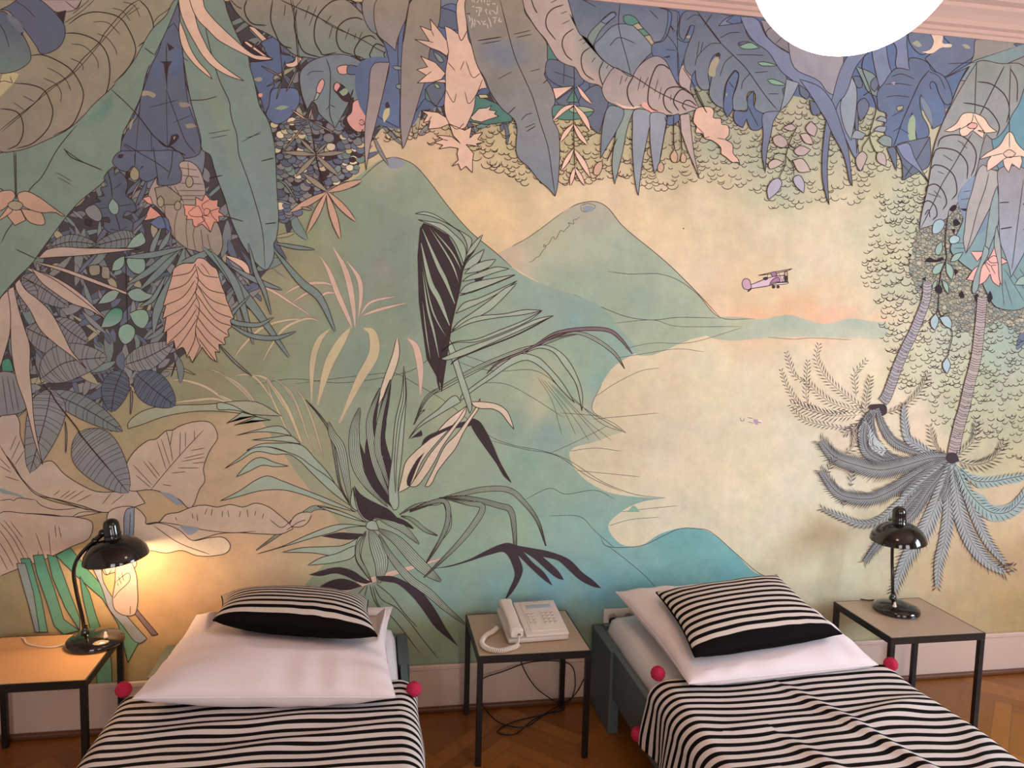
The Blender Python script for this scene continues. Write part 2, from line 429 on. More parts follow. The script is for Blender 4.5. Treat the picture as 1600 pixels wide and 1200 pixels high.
L 1 1380,0 1310,80 1240,130 1200,180
L 1.3 0,1020 150,900 280,800 360,710 500,620 570,560 640,470 770,340 820,260 930,130 1020,40 1090,0
L 1 10,1035 170,900 380,715 590,560 790,335 950,150 1070,30 
L 1.6 0,850 90,860 150,890 180,960 180,1050 140,1130 60,1170
L 1.6 110,650 250,665 350,710 400,810 415,880 390,980 330,1060 240,1130 130,1160
L 1.6 240,435 330,430 440,470 560,550 640,680 650,780 600,920 540,1000 420,1060
L 1.6 500,262 600,262 700,290 780,340 840,430 860,560 840,700 790,790 720,830
L 1.6 540,190 640,120 760,95 920,130 1000,220 1060,370 1040,470 980,560 890,650
L 1.6 1090,0 1160,80 1200,200 1170,290 1080,365
L 1 730,175 800,170 860,190 940,270
L 1 560,345 640,355 700,395 760,470 770,540
L 1 370,530 450,570 520,630 555,710
L 1 340,610 440,660 480,730 475,800
L 1 180,750 270,795
L 1 550,455 640,500 650,550
L 1 760,262 840,300 900,380 915,430
L 1 1000,120 1090,60
L .9 880,65 960,90 1020,165
L .9 960,15 1050,45 1095,135
L .9 105,800 190,860
F bg>bg 0,1200 60,1190 180,1170 400,1080 520,1020 660,900 720,830 890,670 1050,470 1090,400 1190,230 1300,120 1370,0 1400,0 1320,200 1240,370 1150,560 1100,760 1010,950 960,1050 930,1250 830,1400 600,1600 330,1950 250,2060 130,2180 0,2330
Z bd 600,1000 700,880 850,740 900,700 960,700 930,800 860,900 780,980 650,1010
Z bl2 880,700 1050,500 1140,380 1210,430 1130,560 1060,640 900,900
L 1.3 1130,375 1205,430
L 1.3 870,700 1000,820 1100,930 1200,1060 1300,1140
L 1.3 600,980 500,1100 430,1200 330,1380 230,1490 130,1700 60,1800 10,1900
L 1.5 500,1160 560,1230 680,1280 800,1330
L 1.2 500,1165 620,1250 700,1290
L .8 440,1345 560,1415
L .8 450,1385 560,1445
L 1.3 120,1945 290,2025
F gp 0,0 640,0 590,75 510,95 440,95 330,30 300,0 200,0
L 1 510,10 600,70 640,0
f dk 440,100 520,80 500,190
F nv>nv2 0,80 80,40 140,0 310,0 380,50 440,110 500,190 512,260 480,350 420,400 320,420 290,370 190,230 130,160 60,85 0,80
F nv>sg 0,90 40,95 100,150 190,290 235,390 240,470 160,540 60,572 0,570
f gb 60,110 90,120 190,240 175,280 140,240 60,140
f dk 160,260 185,250 175,285
L 1 0,190 40,260 75,375
L .9 120,10 200,60 280,140
L 1 0,640 40,635 100,650
L 1 80,600 100,650
L 1 740,0 640,90 500,185
L 1 700,0 620,70 570,110
O 220 200 5
F gp>tn 60,560 100,420 240,290 370,260 440,300 500,440 520,620 610,760 640,920 600,1000 430,960 360,940 240,830 200,700 130,620
L .9 300,310 440,330
L .9 320,370 460,385
L .9 300,430 490,440
L .9 290,490 505,490
L .9 300,530 500,530
L .9 290,560 430,560
L .9 260,450 340,590
L .8 210,450 190,600 190,700
L .8 290,640 265,760 270,880
L .8 365,660 355,800 370,940
L .8 420,770 410,850 430,960
L .8 470,790 480,870 490,960
L .8 520,830 540,920 560,990
L .8 150,600 220,740 260,850
F db 100,720 200,700 240,830 200,790 
f ol 145,530 175,545 185,585 165,620 140,600 130,565
f ol 265,575 310,580 318,610 290,640 260,620
f ol 360,385 400,380 412,420 390,465 365,455 350,420
L .9 370,270 375,380
L .9 140,430 155,530
L .9 230,450 285,575
F co 15,550 70,535 95,600 60,590
S co 25,725 75,610 130,655 175,700 160,720 130,740 130,705
S co 330,600 430,605 430,540 480,570 505,515 545,560 570,565 605,560 600,610 625,620 610,655 660,690 610,690 615,735 575,735 545,815 520,790 480,750 430,775 410,760 405,715 355,715 365,690 345,680 345,640
L .9 370,660 440,610 470,640 480,690 400,690 370,660
L .9 480,690 500,720 440,760
L .9 490,640 480,600 540,560
L .9 540,650 620,625
L .9 540,640 560,690 600,730
L .9 490,650 510,630 540,640 530,675 500,680 490,650
L .9 540,690 480,690 520,760 545,815
O 240 0 5
S pk2 745,205 790,215 890,310 860,335 750,220
F db 760,490 800,470 900,470 860,370 840,340 880,310 960,290 990,360 1000,420 1080,440 1100,470 1050,500 1010,560 940,600 940,680 920,700 900,830 870,890 830,750 790,650
F db2 930,700 1000,690 1120,700 1140,800 1080,900 1040,940 960,970 880,900 900,830
f ol 780,620 840,605 850,625 820,640
f co 820,735 850,730 850,755 825,760
F dk 700,320 760,330 930,470 720,470
S pk2 705,325 730,325 900,450 870,450 720,345
B tn 5 740,405 825,325
B tn 7 840,515 1010,610
B tn 6 1025,480 1010,600
B tn 6 960,780 1005,620
B tn 5 880,680 1000,620
B tn 8 1035,720 1125,530
L 1 985,350 1000,500 1005,610
f gl 950,850 1000,825 1060,835 1000,860
F pk2 1030,500 1100,480 1115,440 1160,460 1110,520 1040,520
L 1.5 1120,0 1075,0
F bg>7a9291 205,100 200,-10 540,-10 580,100 620,200 680,330 740,440 750,510 790,650 830,830 890,930 940,1100 950,1180 960,1400 958,1870 940,1900 945,1960 930,2040 880,2110 860,2105 720,1950 600,1700 560,1560 500,1400 470,1300 440,1210 380,1170 370,1080 310,860 290,780 240,500 210,200
Z bl2 350,640 500,600 560,760 640,1000 700,1500 650,1500 560,1200 420,860
L 1.2 400,180 420,280 440,370 480,520 520,640 590,790 600,870 620,960 650,1050 665,1200 700,1300 770,1500 850,1800 870,2100
L 1.2 280,785 400,780 495,755
L .9 430,1045 600,1015
L .9 450,1080 580,1055
L .9 690,1110 840,1030
L .9 720,1080 840,1045
L 1.5 430,1395 540,1370
L 1.5 560,1690 700,1730
L 1.5 840,1260 940,1235
L 1.5 870,1750 960,1740
L 1 230,450 270,480
F pk>pk2 195,-10 290,-10 320,100 350,220 400,330 430,390 500,480 600,560 710,635 600,600 520,560 440,500 380,430 320,330 250,200 210,90
F pk>pk2 280,-10 380,-10 400,60 460,140 560,240 680,350 740,400 790,430 860,440 935,460 890,470 800,465 720,430 600,370 500,310 420,230 350,160 300,60
F pk>pk2 205,160 200,250 230,380 290,470 380,560 460,620 430,570 350,480 290,380 250,270
F tn>sg 590,0 640,90 740,190 900,270 960,310 1020,360 1100,430 1200,450 1300,460 1420,425 1480,440 1600,440 1700,500 1780,510 1910,465 1850,400 1740,270 1700,180 1620,100 1500,0
L 1.8 730,0 710,70 730,140 780,190 880,200
L 1.8 930,0 915,150 950,260 1000,350 1080,380
L 1.8 1120,70 1100,200 1130,320 1180,410 1300,450
L 1.8 1600,30 1520,0 1400,10 1300,100 1260,200 1260,320 1300,400 1330,430 1430,410
L 1.8 1640,160 1580,140 1500,160 1440,220 1430,320 1470,400 1560,430
L 1.8 1740,310 1690,280 1620,310 1570,390 1580,440 1610,470 1670,460
L 1.8 1820,375 1740,345 1700,400 1690,440 1730,490 1800,490
L 1.5 1860,450 1830,400 1800,420 1810,460
L 1.2 990,0 1120,60 1260,120 1400,210 1560,280 1660,330 1760,390 1910,465
L 1 1005,10 1280,135 1570,290
L 1 1030,40 1020,130
L 1 1215,45 1180,150
L 1 1275,50 1215,205
L 1 1390,120 1340,190
L 1 1400,200 1370,305
L 1 1530,220 1495,315
L 1 1580,260 1570,310
L 1 1630,250 1600,320
L 1 1160,0 1080,90
L 1.3 600,0 650,50 690,70
L 1.3 1070,0 1100,150 1130,500 1145,700 1200,900
L 1 1085,0 1110,150 1140,480 1160,700 1210,890
F gb>sg 1150,560 1230,480 1340,440 1430,425 1540,440 1660,500 1720,510 1720,900 1600,920 1530,790 1560,700 1540,770 1420,1000 1370,960 1290,880 1270,820 1240,790 1200,860 1150,700
L 1.3 1350,460 1380,560 1380,700 1375,880 1410,990
L .9 1200,590 1240,560 1330,560
L 1 1380,820 1350,860
L 1 1380,820 1420,840
F co2 1435,530 1460,515 1520,515 1515,575 1450,575
F db 1520,515 1600,525 1640,560 1600,580 1515,575
F co2 1320,615 1335,640 1320,700 1300,730 1275,720 1295,640
S gl 1275,720 1300,735 1280,775 1250,790
F dk 1420,650 1480,670 1540,760 1545,800 1490,790 1440,740 1405,690
F co2 1410,670 1430,645 1460,665 1430,720 1410,700
f gl 1450,720 1500,690 1520,720 1480,750
F dk 1530,790 1560,760 1590,1060 1520,1000 1480,960 1530,860
F co2 1605,770 1640,710 1700,690 1715,700 1660,770 1700,830 1700,920 1690,1000 1640,1030 1590,1030 1530,980 1510,920 1545,880 1560,800
O 480 0 5
L 1 405,950 425,935 445,960 425,980 405,960
L 1 425,955 430,962
L 1.2 380,1030 400,1050 440,1010
O 240 0 5
B pk2 9 1080,860 1200,940
B pk2 7 1210,940 1240,840
B tn 8 1440,1055 1220,945
B tn 9 1010,1190 1200,950
B tn 8 1010,970 1200,940
L 1.2 1215,950 1240,1050 1260,1190 1310,1400 1350,1500
B ol 8 1160,1095 1260,1200
B ol 7 1360,1120 1265,1200
O 220 200 5
B tn 17 1250,90 1365,205
B tn 22 1115,190 1365,210
B tn 13 1455,120 1370,200
B tn 22 1590,190 1375,212
B tn 24 1210,380 1365,220
B tn 24 1545,375 1375,220
L 1.2 1330,0 1370,210 1400,340 1455,480
B tn 26 1275,360 1455,495
B pk3 32 1170,655 1450,505
B pk3 30 1300,820 1450,510
B pk3 34 1558,865 1455,515
B pk3 30 1680,730 1465,505
B pk3 32 1730,410 1465,500
B tn 13 1250,620 1340,640
B sg 10 1065,400 1140,450 1220,580
B sg 10 1060,560 1190,600
O 0 200 5
B nv 24 990,520 1040,470 1130,380
B nv 22 1060,610 1110,520 1150,410
B gp 8 1020,560 1060,480 1110,400
B nv 26 950,880 1040,780 1150,680
B nv 26 740,940 800,840 850,760
B nv2 20 610,1140 680,1060 780,960
F nv 930,190 880,265 940,330 1000,340 1040,300 1070,330 1090,390 1150,420 1200,400 1230,380 1230,440 1300,450 1370,440 1410,420 1420,350 1400,280 1440,250 1400,190 1200,180 1050,180
L 1.1 1060,170 1055,290
L 1.1 970,120 1100,200 1220,270 1330,350
L 1.1 1200,150 1220,300 1240,440
L 1.1 1350,170 1340,300 1310,400
L .9 1100,310 1120,300 1090,330
f dk 925,210 970,205 955,235 925,235
f dk 985,345 1015,345 1010,395 985,390
S tn 1240,600 1210,470 1300,450 1330,470 1420,540 1400,600
F db2 1170,740 1260,690 1300,780 1250,790
F nv3 850,335 890,300 900,370 930,345 970,370 1000,440 985,520 1040,570 1065,640 1040,660 990,650 960,700 1000,710 1040,740 1035,800 1000,850 965,872 880,830 815,780 810,730 860,740 850,700 790,700 740,650 720,590 790,575 750,540 820,530 790,470 840,450 815,390
L 1.4 845,335 870,450 880,540
L 1.4 905,680 930,760 962,870
L .9 780,630 850,620
L .9 930,610 1040,595
L .9 890,480 950,430
L .9 860,790 920,800
L .9 950,795 1000,770
F lp2 665,640 740,600 800,690 780,730 700,700
F dk 670,710 720,730 710,770 665,750
F tn 830,880 870,840 960,890 910,940 850,930
F tn 700,1080 780,1070 780,1140 710,1150
F tn 800,1080 850,1090 860,1180 800,1170
B sg 26 1180,1010 1200,920 1260,780
B sg 26 1240,960 1290,890 1330,810
F gl3 990,940 1050,860 1110,815 1135,890 1060,930
F ol 1020,340 1050,300 1085,340 1080,400 1040,410 1018,380
F gl3 850,600 880,550 925,600 920,670 885,675 850,630
L 1 1055,200 1055,300
F ol 1230,560 1255,530 1280,560 1275,610 1250,620 1230,590
F ol 1365,600 1390,570 1415,595 1405,635 1375,640
F ol 1455,400 1480,375 1510,410 1500,455 1470,465 1452,430
L 1.4 112,190 118,380 124,560
L 1.4 125,190 128,380 132,560
F pk3 0,500 50,488 100,492 122,530 80,590 20,640 -40,660 -60,540
S pk3 60,690 70,620 130,640 165,640 205,720 118,762
F pk3 165,630 230,640 320,660 352,720 350,752 240,740 200,700
F pk3 -40,740 0,700 70,610 100,640 50,690
F pk3 140,520 200,495 290,530 390,600 450,645 512,688 490,690 440,662 330,662 230,635 160,590
F ol 62,600 90,575 150,575 182,600 160,635 120,642 80,628
L 1.3 0,470 30,490
O 0 600 5
F gp2>gp3 0,260 100,220 150,280 160,400 200,520 240,640 400,600 500,700 640,790 760,840 1000,830 1050,825 1100,880 1135,930 1050,960 950,990 800,1000 640,950 450,900 280,860 200,780 100,620 0,480
F gp3 0,480 100,640 200,780 280,860 600,960 800,1000 700,1020 560,1040 400,1020 200,1010 0,1010
F gp3>gp2 0,1010 200,1010 440,1030 600,1040 720,1080 700,1200 560,1270 350,1370 150,1440 0,1500
F gp3 1000,600 1160,440 1220,430 1300,365 1350,360 1400,330 1560,290 1640,300 1680,340 1700,420 1640,520 1590,660 1600,760 1560,820 1500,960 1480,970 1400,900 1250,840 1180,825 1000,825 980,740
f gb2 1250,840 1330,855 1400,905 1430,940 1380,940 1330,900
F gp3 1140,1090 1240,1080 1300,1020 1400,1000 1500,960 1600,945 1700,960 1800,940 1900,960 2000,930 2100,960 2180,1020 2270,1100 2290,1130 2200,1170 2050,1170 1850,1160 1700,1170 1600,1200 1500,1220 1350,1150
F gp3>pk5 850,1000 1050,960 1140,1050 1140,1090 1250,1085 1400,1140 1500,1220 1640,1200 1750,1200 1800,1260 1780,1310 1680,1340 1540,1340 1420,1300 1300,1320 1180,1300 1050,1290 900,1240 850,1150
f sg2 0,810 100,845 170,870 200,900 120,870 0,840
L 1 1180,825 1300,680 1440,520 1590,360 
L 1 1300,365 1330,480 1350,600
L 1 1350,360 1330,480
L .9 1230,450 1300,670
L .9 1260,430 1330,640
L .9 1120,600 1230,740
L .9 1160,600 1250,720
L .9 1040,630 1190,790
L .9 1060,710 1180,810
L .9 1410,370 1405,570
L .9 1450,375 1450,500
L .9 1520,360 1520,440
L .9 1440,580 1600,540
L .9 1420,605 1600,570
L .9 1390,655 1560,655
L .9 1340,695 1450,685
L .9 1490,520 1600,500
L .9 1500,620 1600,610
L .9 1270,785 1340,795
L 1 0,480 100,640 200,770 300,855 500,920 700,990
L .9 80,520 130,400
L .9 90,590 160,440
L .9 120,630 190,520
L .9 0,640 90,690
L .9 40,720 150,755
L .9 0,580 80,660
L .9 420,870 470,830
L .9 470,890 550,830
L .9 500,895 600,830
L .9 540,905 660,830
L .9 600,920 720,860
L .9 800,940 870,850
L .9 870,940 970,860
L 1 280,905 330,950 440,980 600,970
L 1 560,1040 640,1000 800,1000
L 1 0,910 80,900 110,910 150,890 280,905
L .9 0,1080 100,1200 200,1380
L .9 30,1060 130,1190 220,1340
L .9 80,1070 180,1200
L .9 0,1140 80,1260 160,1420
L .9 0,1240 50,1320 110,1430
L .9 0,1330 60,1450
L .9 210,1340 260,1400
L .9 280,1160 340,1330
L .9 380,1150 400,1350
L .9 430,1100 440,1200
L .9 460,1110 480,1200
L .9 300,1300 300,1380
F gb2 990,980 1050,960 1045,1150 1030,1300 980,1280 970,1150
L .9 1020,1000 1010,1200
L 1 1140,1090 1250,1080 1400,1100 1600,1140 1800,1160 2000,1150
L .9 1370,1040 1385,1065
L .9 1500,1010 1510,1050
L .9 1540,1020 1545,1070
L .9 1620,970 1600,1020
L .9 1660,975 1650,1030
L .9 1740,990 1735,1040
L .9 1780,985 1790,1040
L .9 1880,990 1870,1040
L .9 1930,980 1940,1040
L .9 2000,990 1990,1030
L .9 2060,1010 2050,1050
L 1 1200,1105 1400,1240 1640,1330
f gb2 1400,1100 1560,1120 1540,1150 1480,1180 1430,1140
B gp3 60 2270,1100 2350,1060 2430,1010
L 1 2110,1060 2200,1120 2280,1060
L 1 2240,1140 2330,1080 2390,1060
O 0 760 4
S gr>gr2 208,430 272,425 300,520 360,700 400,830 500,900 400,925 340,870 300,740 230,540
S gr>gr2 296,425 356,440 400,560 440,670 500,820 500,900 410,760 330,570
S gr>gr2 130,450 190,450 220,560 260,700 300,910 240,910 220,780 160,560
S sg3 105,480 160,480 210,660 250,910 222,910 180,740
S gr>gr2 350,430 440,380 560,530 660,640 740,740 800,850 900,960 870,970 800,1100 740,860 640,700 480,560
S gr>gr2 500,560 560,660 600,800 640,910 570,910 520,700
F gb2 560,470 620,480 650,600 740,740 830,850 920,950 870,980 760,860 680,760 640,640
S mv 855,765 990,925 950,930 840,790
F gp4 640,480 700,460 800,450 850,460 850,500 780,520 700,540 660,550
F gp4 740,450 800,450 850,540 860,640 860,740 840,800 780,805 720,770 705,720 720,600
L 1 720,600 800,540 810,590 740,660 710,700
L 1 640,480 670,550 700,520
L .9 740,560 760,610
L .9 760,530 775,590
L .9 740,620 735,600
L .9 815,745 815,800
F gr2 620,1080 690,1040 700,1150 680,1300 640,1300
O 0 400 5
F gr 20,820 70,800 110,900 20,910
V lp 110 11 0,1030 90,1040 200,1010
V lp 90 10 -40,1000 60,1060 190,1120
F lp 0,910 120,920 200,1100 200,1200 0,1250
L .9 20,940 60,1240
L .9 60,940 110,1220
L .9 100,950 150,1210
V lp 100 11 170,160 350,260 540,400
V lp 80 9 160,200 220,300 200,440
V lp 120 11 200,560 420,660 700,740
V lp 90 9 430,490 560,600 690,680
V lp2 150 13 320,960 520,830 840,790
V lp2 100 12 970,850 1150,790 1360,680
V nv3 110 11 960,890 900,1040 870,1220
V nv3 130 12 1060,920 1200,1040 1370,1170
V dg 90 11 380,1060 660,1190 960,1370
B lp 9 1020,1020 1030,1100 1020,1240
B lp 7 510,1290 520,1400 515,1540
V lp2 150 13 400,1040 360,1250 235,1695
V lp2 190 15 610,1380 760,1550 1005,1850
O 220 200 5
V dg 70 9 -30,860 -150,870 -360,920 
O 0 400 5
V dg 60 10 390,-70 560,-110 760,-90
B gp4 34 220,100 420,190 620,320 820,490
F gp4>gp3 245,95 400,170 590,300 740,420 815,488 700,420 560,370 420,280 320,200
B gp4 17 260,45 500,110 850,240 1120,340
F gp4 300,20 370,-50 700,-60 1100,-55 900,-30 600,0 420,10
F gp4>gp3 155,180 200,260 300,340 400,440 500,620 560,740 680,880 560,780 440,690 320,580 240,430 120,220
F gp4>gp3 70,260 110,240 150,420 200,580 235,700 235,900 250,1060 270,1300 335,1630 270,1440 200,1160 130,960 90,720 85,560
F gp4>gp3 0,340 60,270 80,380 80,600 50,720 0,880
L 2 330,1000 400,1070 450,1150 600,1340 650,1420 900,1720
L 1.2 250,760 330,1000
F gl2>gl3 875,115 890,50 940,10 975,0 970,70 930,110
F gl2>gl3 990,30 1050,-5 1110,5 1140,70 1110,140 1030,120
F gl3 765,375 820,300 890,265 935,280 900,340 850,365
F gl3 1000,290 1080,250 1150,290 1225,300 1110,355 1030,340
F gr>gl3 790,560 830,460 900,405 955,420 950,500 880,550
F gl2>gl3 1010,450 1080,420 1140,425 1165,490 1120,565 1060,540
F gl2>gl3 975,690 925,620 940,555 1000,530 1055,570 1040,650
F gl2>gl3 990,-60 1040,-140 1110,-190 1140,-110 1080,-70
L 1.3 985,-20 990,250 1000,530
B sg 44 1200,600 1240,400 1400,100 1440,-60
B sg 32 1000,220 1150,130 1330,-10 1440,-70
B sg 32 1100,260 1250,120 1400,-40
B sg 28 980,10 1200,-10 1450,-70
B sg 22 1090,400 1200,330 1300,150
O 220 400 5
B co3 30 670,0 800,70 850,160
B sg 35 320,50 450,10 560,-50
B sg 48 480,-70 650,90 800,300 900,420 1160,790
B sg 35 560,-30 700,150 780,330 880,690
B sg 25 700,80 900,190 1105,265
B sg 22 840,-100 900,130 960,260 1020,460
B sg 35 1040,-50 1250,200 1400,330 1520,590
B sg 22 860,300 700,490 900,540 1040,480
B sg 22 690,530 860,620 1050,640 1215,590
B lp 11 610,690 730,820 870,940
B sg 19 1050,-100 1200,-70 1360,-50
f gb 1020,80 1150,180 1060,120
L 1 235,945 300,750
F co4>pk3 245,160 260,100 330,60 420,50 440,20 490,20 560,80 590,100 615,170 640,250 660,295 670,340 695,400 710,440 725,488 700,500 710,550 680,580 690,625 655,640 660,690 610,690 618,755 580,745 600,830 550,800 480,710 470,730 405,835 380,780 365,795 330,715 275,740 260,660 200,700 205,590 180,600 200,480 170,490 200,380 175,390 215,260
L 1 425,60 450,180 430,290 460,400 430,560 440,640 470,720
L 1.1 430,60 380,130 245,160
L 1.1 440,100 350,220 215,270
L 1.1 425,190 330,320 180,390
L 1.1 450,240 350,390 172,490
L 1.1 440,320 330,480 185,600
L 1.1 440,410 340,560 205,690
L 1.1 440,490 360,620 275,735
L 1.1 430,560 420,660 360,790
L 1.1 470,690 440,760 405,830
L 1.1 440,80 500,150 610,170
L 1.1 430,160 530,260 660,295
L 1.1 430,210 550,340 690,395
L 1.1 450,240 570,420 725,488
L 1.1 430,290 580,490 712,548
L 1.1 420,375 560,530 690,625
L 1.1 430,460 540,600 655,690
L 1.1 430,540 520,660 618,755
L 1.1 450,640 540,760 595,830
L .9 470,60 500,90 540,150
O 0 0 1
G 560,190 700,150 740,140 800,180 900,150 960,180 1000,150 1100,130 1200,150 1300,160 1400,180 1450,230 1440,330 1400,330 1395,280 1370,270 1340,320 1300,310 1260,320 1200,330 1180,300 1140,290 1100,280 1060,285 1030,300 1000,290 960,280 900,285 860,290 820,285 790,270 740,260 700,230 650,215 570,220|9|ar
G 1340,300 1380,320 1360,360 1345,400 1350,450 1380,480 1375,520 1390,560 1385,600 1440,620 1460,660 1500,670 1560,700 1600,730 1600,440 1560,430 1500,330 1440,300|8|ar
Q 1440,330 1500,320 1600,330 1600,520 1560,500 1520,520 1470,500 1440,470 1420,420|5.5|948f78,a09a80,8a8f7c,b0a888,7f8a80,99927a|8a8570
f db 740,0 960,0 1600,60 1600,120 1480,170 1300,160 1240,150 1130,130 960,170 900,180 800,140 740,150 640,170 610,120 610,0
Z db2 560,100 600,90 660,150 640,200 570,180
F nv 925,200 960,120 1000,100 930,90
O 480 0 5
S pk3 440,105 550,5 550,140 455,165
F db 480,165 550,140 545,260 520,260
F db>db2 480,100 700,340 760,380 740,560 730,700 720,1000 640,960 550,900 600,700 640,480
F db2 750,100 820,0 1180,0 1190,250 1100,600 1060,830 1000,830 930,770 850,870 760,980 730,800
F gb 1045,0 1180,0 1180,50 1120,30 1045,60
F nv 1040,60 1170,110 1175,240 1020,200
f dk 610,810 630,795 645,840 620,860
f yl 615,850 645,845 640,900 600,960 590,910
F nv 950,380 1090,450 1080,600 1000,560 940,440
F sg2 980,400 1040,440 1070,480 1040,490 
F nv 930,690 1060,620 1080,700 1010,830 940,760
F tl2 920,690 970,800 930,780
F sg2 665,515 740,530 740,548 680,540
F sg2 690,665 740,660 740,700 700,690
F gl 990,655 1020,660 1040,690 1010,690
F pk 990,640 1080,625 1085,650
S tl2 1310,740 1480,810 1600,900 1600,950 1400,975 1260,950 1300,850
S yl 1335,740 1400,740 1420,765 1350,770
F tn>gb 440,0 550,0 550,260 520,260 440,130
F tn>tn2 550,-10 800,-10 780,130 735,230 700,330 690,400 650,360 550,270
F tn2>gp 520,500 645,490 600,700 540,950 490,1150 460,1330 450,1200 450,1000 480,750
F tn>tn2 770,160 820,0 1045,-10 1030,180 960,380 930,600 880,760 820,960 760,1140 745,1165 730,1000 730,700 740,400
L 1.3 800,0 780,130 770,200 750,330
O 480 0 5
F pk>pk2 1185,-10 1245,-10 1245,110 1250,240 1260,310 1280,350 1300,420 1350,560 1380,620 1405,690 1350,700 1320,750 1300,860 1260,950 1230,1000 1160,1010 1110,970 1080,900 1070,820 1080,700 1080,560 1100,430 1090,330 1075,205 1130,230 1180,270 
S pk>pk2 1105,410 1090,320 1040,250 960,150 970,240 880,205 955,325 840,310 960,375 1030,400 1090,440
S pk>pk2 1080,575 1000,490 885,440 940,525 855,545 930,590 860,650 980,645 1050,620
S pk>pk2 1085,920 1020,880 890,865 940,900 905,960 960,945 945,1010 1040,1000 1110,970
S pk>pk2 1275,920 1340,850 1400,845 1440,825 1420,860 1480,870 1460,890 1495,910 1430,930 1360,955 1290,940
S pk>pk2 1195,1120 1130,1070 1060,1060 1010,1060 1060,1090 990,1115 1060,1135 1030,1165 1120,1150 1180,1160 1170,1200 1180,1250 1130,1300 1180,1280 1200,1330 1240,1300 1290,1350 1290,1260 1300,1200 1240,1130 1340,1145 1320,1125 1385,1110 1330,1090 1370,1035 1300,1050 1270,1080 1285,990 1230,1020 1110,970 1140,1060
L 1.2 1180,270 1205,318 1250,240
L 1 1100,490 1155,555
L 1 1195,550 1225,480
L 1 1240,480 1290,605 1350,575
L 1 1080,700 1140,800 1165,730
L 1 1230,715 1260,810 1320,740 1370,620
L 1 1110,970 1170,1010 1225,965
L 1 970,240 990,285
L 1 955,325 985,335
L 1 930,590 970,560
L 1 950,945 970,910
L 1 1060,1090 1100,1100
O 720 0 5
F tn>gb 45,-10 480,-10 500,100 550,170 590,230 640,290 670,340 675,400 680,480 670,540 650,580 670,620 710,690 735,790 715,870 720,940 760,1020 770,1100 765,1350 750,1480 735,1535 690,1480 600,1400 570,1360 530,1310 440,1220 430,960 380,900 330,860 230,720 190,620 130,520 80,340 50,200
Z bl3 120,340 330,300 560,330 560,480 400,560 240,560 140,480
L 1.2 305,0 360,220 420,440 490,600 560,760 620,960 680,1150 710,1350 735,1530
L 1.6 130,320 320,290
L 1.1 160,345 310,320
L 1.1 410,270 545,240
L 1.1 430,295 555,270
L .9 290,620 400,560
L 1 540,560 620,540
L 1.3 370,890 425,835
L 1.1 470,940 510,900 555,885
L 1.1 500,1000 580,965
L 1.3 510,1030 585,985
L 1.3 640,655 680,620
L 1.2 45,110 75,108
O 720 0 20
T2 420,200 350,230
T2 450,240 650,250
T2 480,330 510,350 470,380
T2 590,260 580,400 550,520
T2 650,240 620,380
T2 820,300 770,330 820,460
T2 910,330 900,440 950,430
T2 950,330 1040,380 1080,450
T2 1140,180 1130,400 1090,450
T2 240,500 290,620 250,680
T2 340,560 360,700 320,900
T2 430,600 440,720
T2 500,650 560,700 610,780
T2 640,650 660,700
T2 770,650 700,720 720,780 800,740
T2 850,550 920,720 940,860
T2 820,760 850,900
T2 980,560 1120,560
T2 1080,590 1050,740
T2 1150,640 1230,690 1290,660
T2 1210,560 1190,680
T2 350,740 480,770
T2 400,780 420,850
T2 340,0 360,80
T2 400,0 430,90
T2 500,90 560,20
T2 620,0 660,80
T2 740,0 730,90
T2 830,0 830,90
T2 900,20 890,80
T2 810,110 850,170 900,120
T2 970,130 1060,120 1060,160
O 720 0 5
S tl2 675,340 690,360 760,480 675,470
F nv 680,470 780,480 900,530 960,640 880,690 760,670 665,590
F nv 920,800 1000,690 1080,670 1120,740 1150,800 1120,900 1080,1050 1020,1000 980,900
F nv 740,790 880,690 880,760 800,840
F tl2 720,830 840,830 1000,850 1040,870 1000,910 720,910
F tl2 820,800 880,700 920,800
F gl 850,850 1030,855 1040,870 850,870
S pk2 715,690 880,675 740,780
L 1 720,560 900,620
L 1 810,480 800,660
B pk2 20 910,675 960,750 1018,810
B pk2 22 720,940 800,860 880,820
B pk2 26 885,825 960,920 1010,1020
B pk2 22 775,1110 820,1040 880,970
B pk2 22 990,1135 930,1060 880,970
B pk2 22 785,1330 830,1250 880,1165
B pk2 26 1008,1380 950,1270 880,1165
B pk2 20 855,1450 870,1380 890,1310
B pk2 20 968,1450 930,1380 890,1310
L 1.3 840,0 870,300 885,600 880,900 885,1200 890,1320
F gp 480,-10 840,-10 870,130 930,270 1000,360 1080,440 1150,510 1240,560 1340,600 1460,680 1600,740 1600,900 1540,900 1480,880 1410,820 1350,850 1260,850 1180,800 1130,740 1080,670 1000,650 940,610 890,530 830,510 760,470 700,380 660,310 600,240 540,150 500,80
Z sg3 840,100 930,270 1080,440 1300,600 1600,760 1600,860 1450,790 1200,770 1060,620 900,450 860,300
L 1.6 550,0 570,60 595,105
L 1.6 800,40 720,70 670,130 670,220 740,315
L 1.6 880,225 810,280 790,350 820,430 870,475
L 1.6 1010,370 950,420 940,500 970,580 1040,630
L 1.6 1110,480 1080,560 1100,650 1150,750 1240,810
L 1.6 1200,520 1150,610 1170,720 1250,810
L 1.6 1340,600 1300,700 1320,820
L 1.6 1480,680 1455,780 1480,860 1540,870
L 1 700,25 750,0
L 1 780,110 830,90
L 1 790,190 850,160
L 1 920,320 960,300
L 1 950,345 990,320
L 1 1020,490 1050,450
L 1 1135,540 1150,510
L 1 1245,660 1260,590
L 1 1275,640 1290,590
L 1 1385,710 1400,600
L 1 1430,710 1465,600
L 1 1510,740 1520,690
L 1 1540,780 1550,710
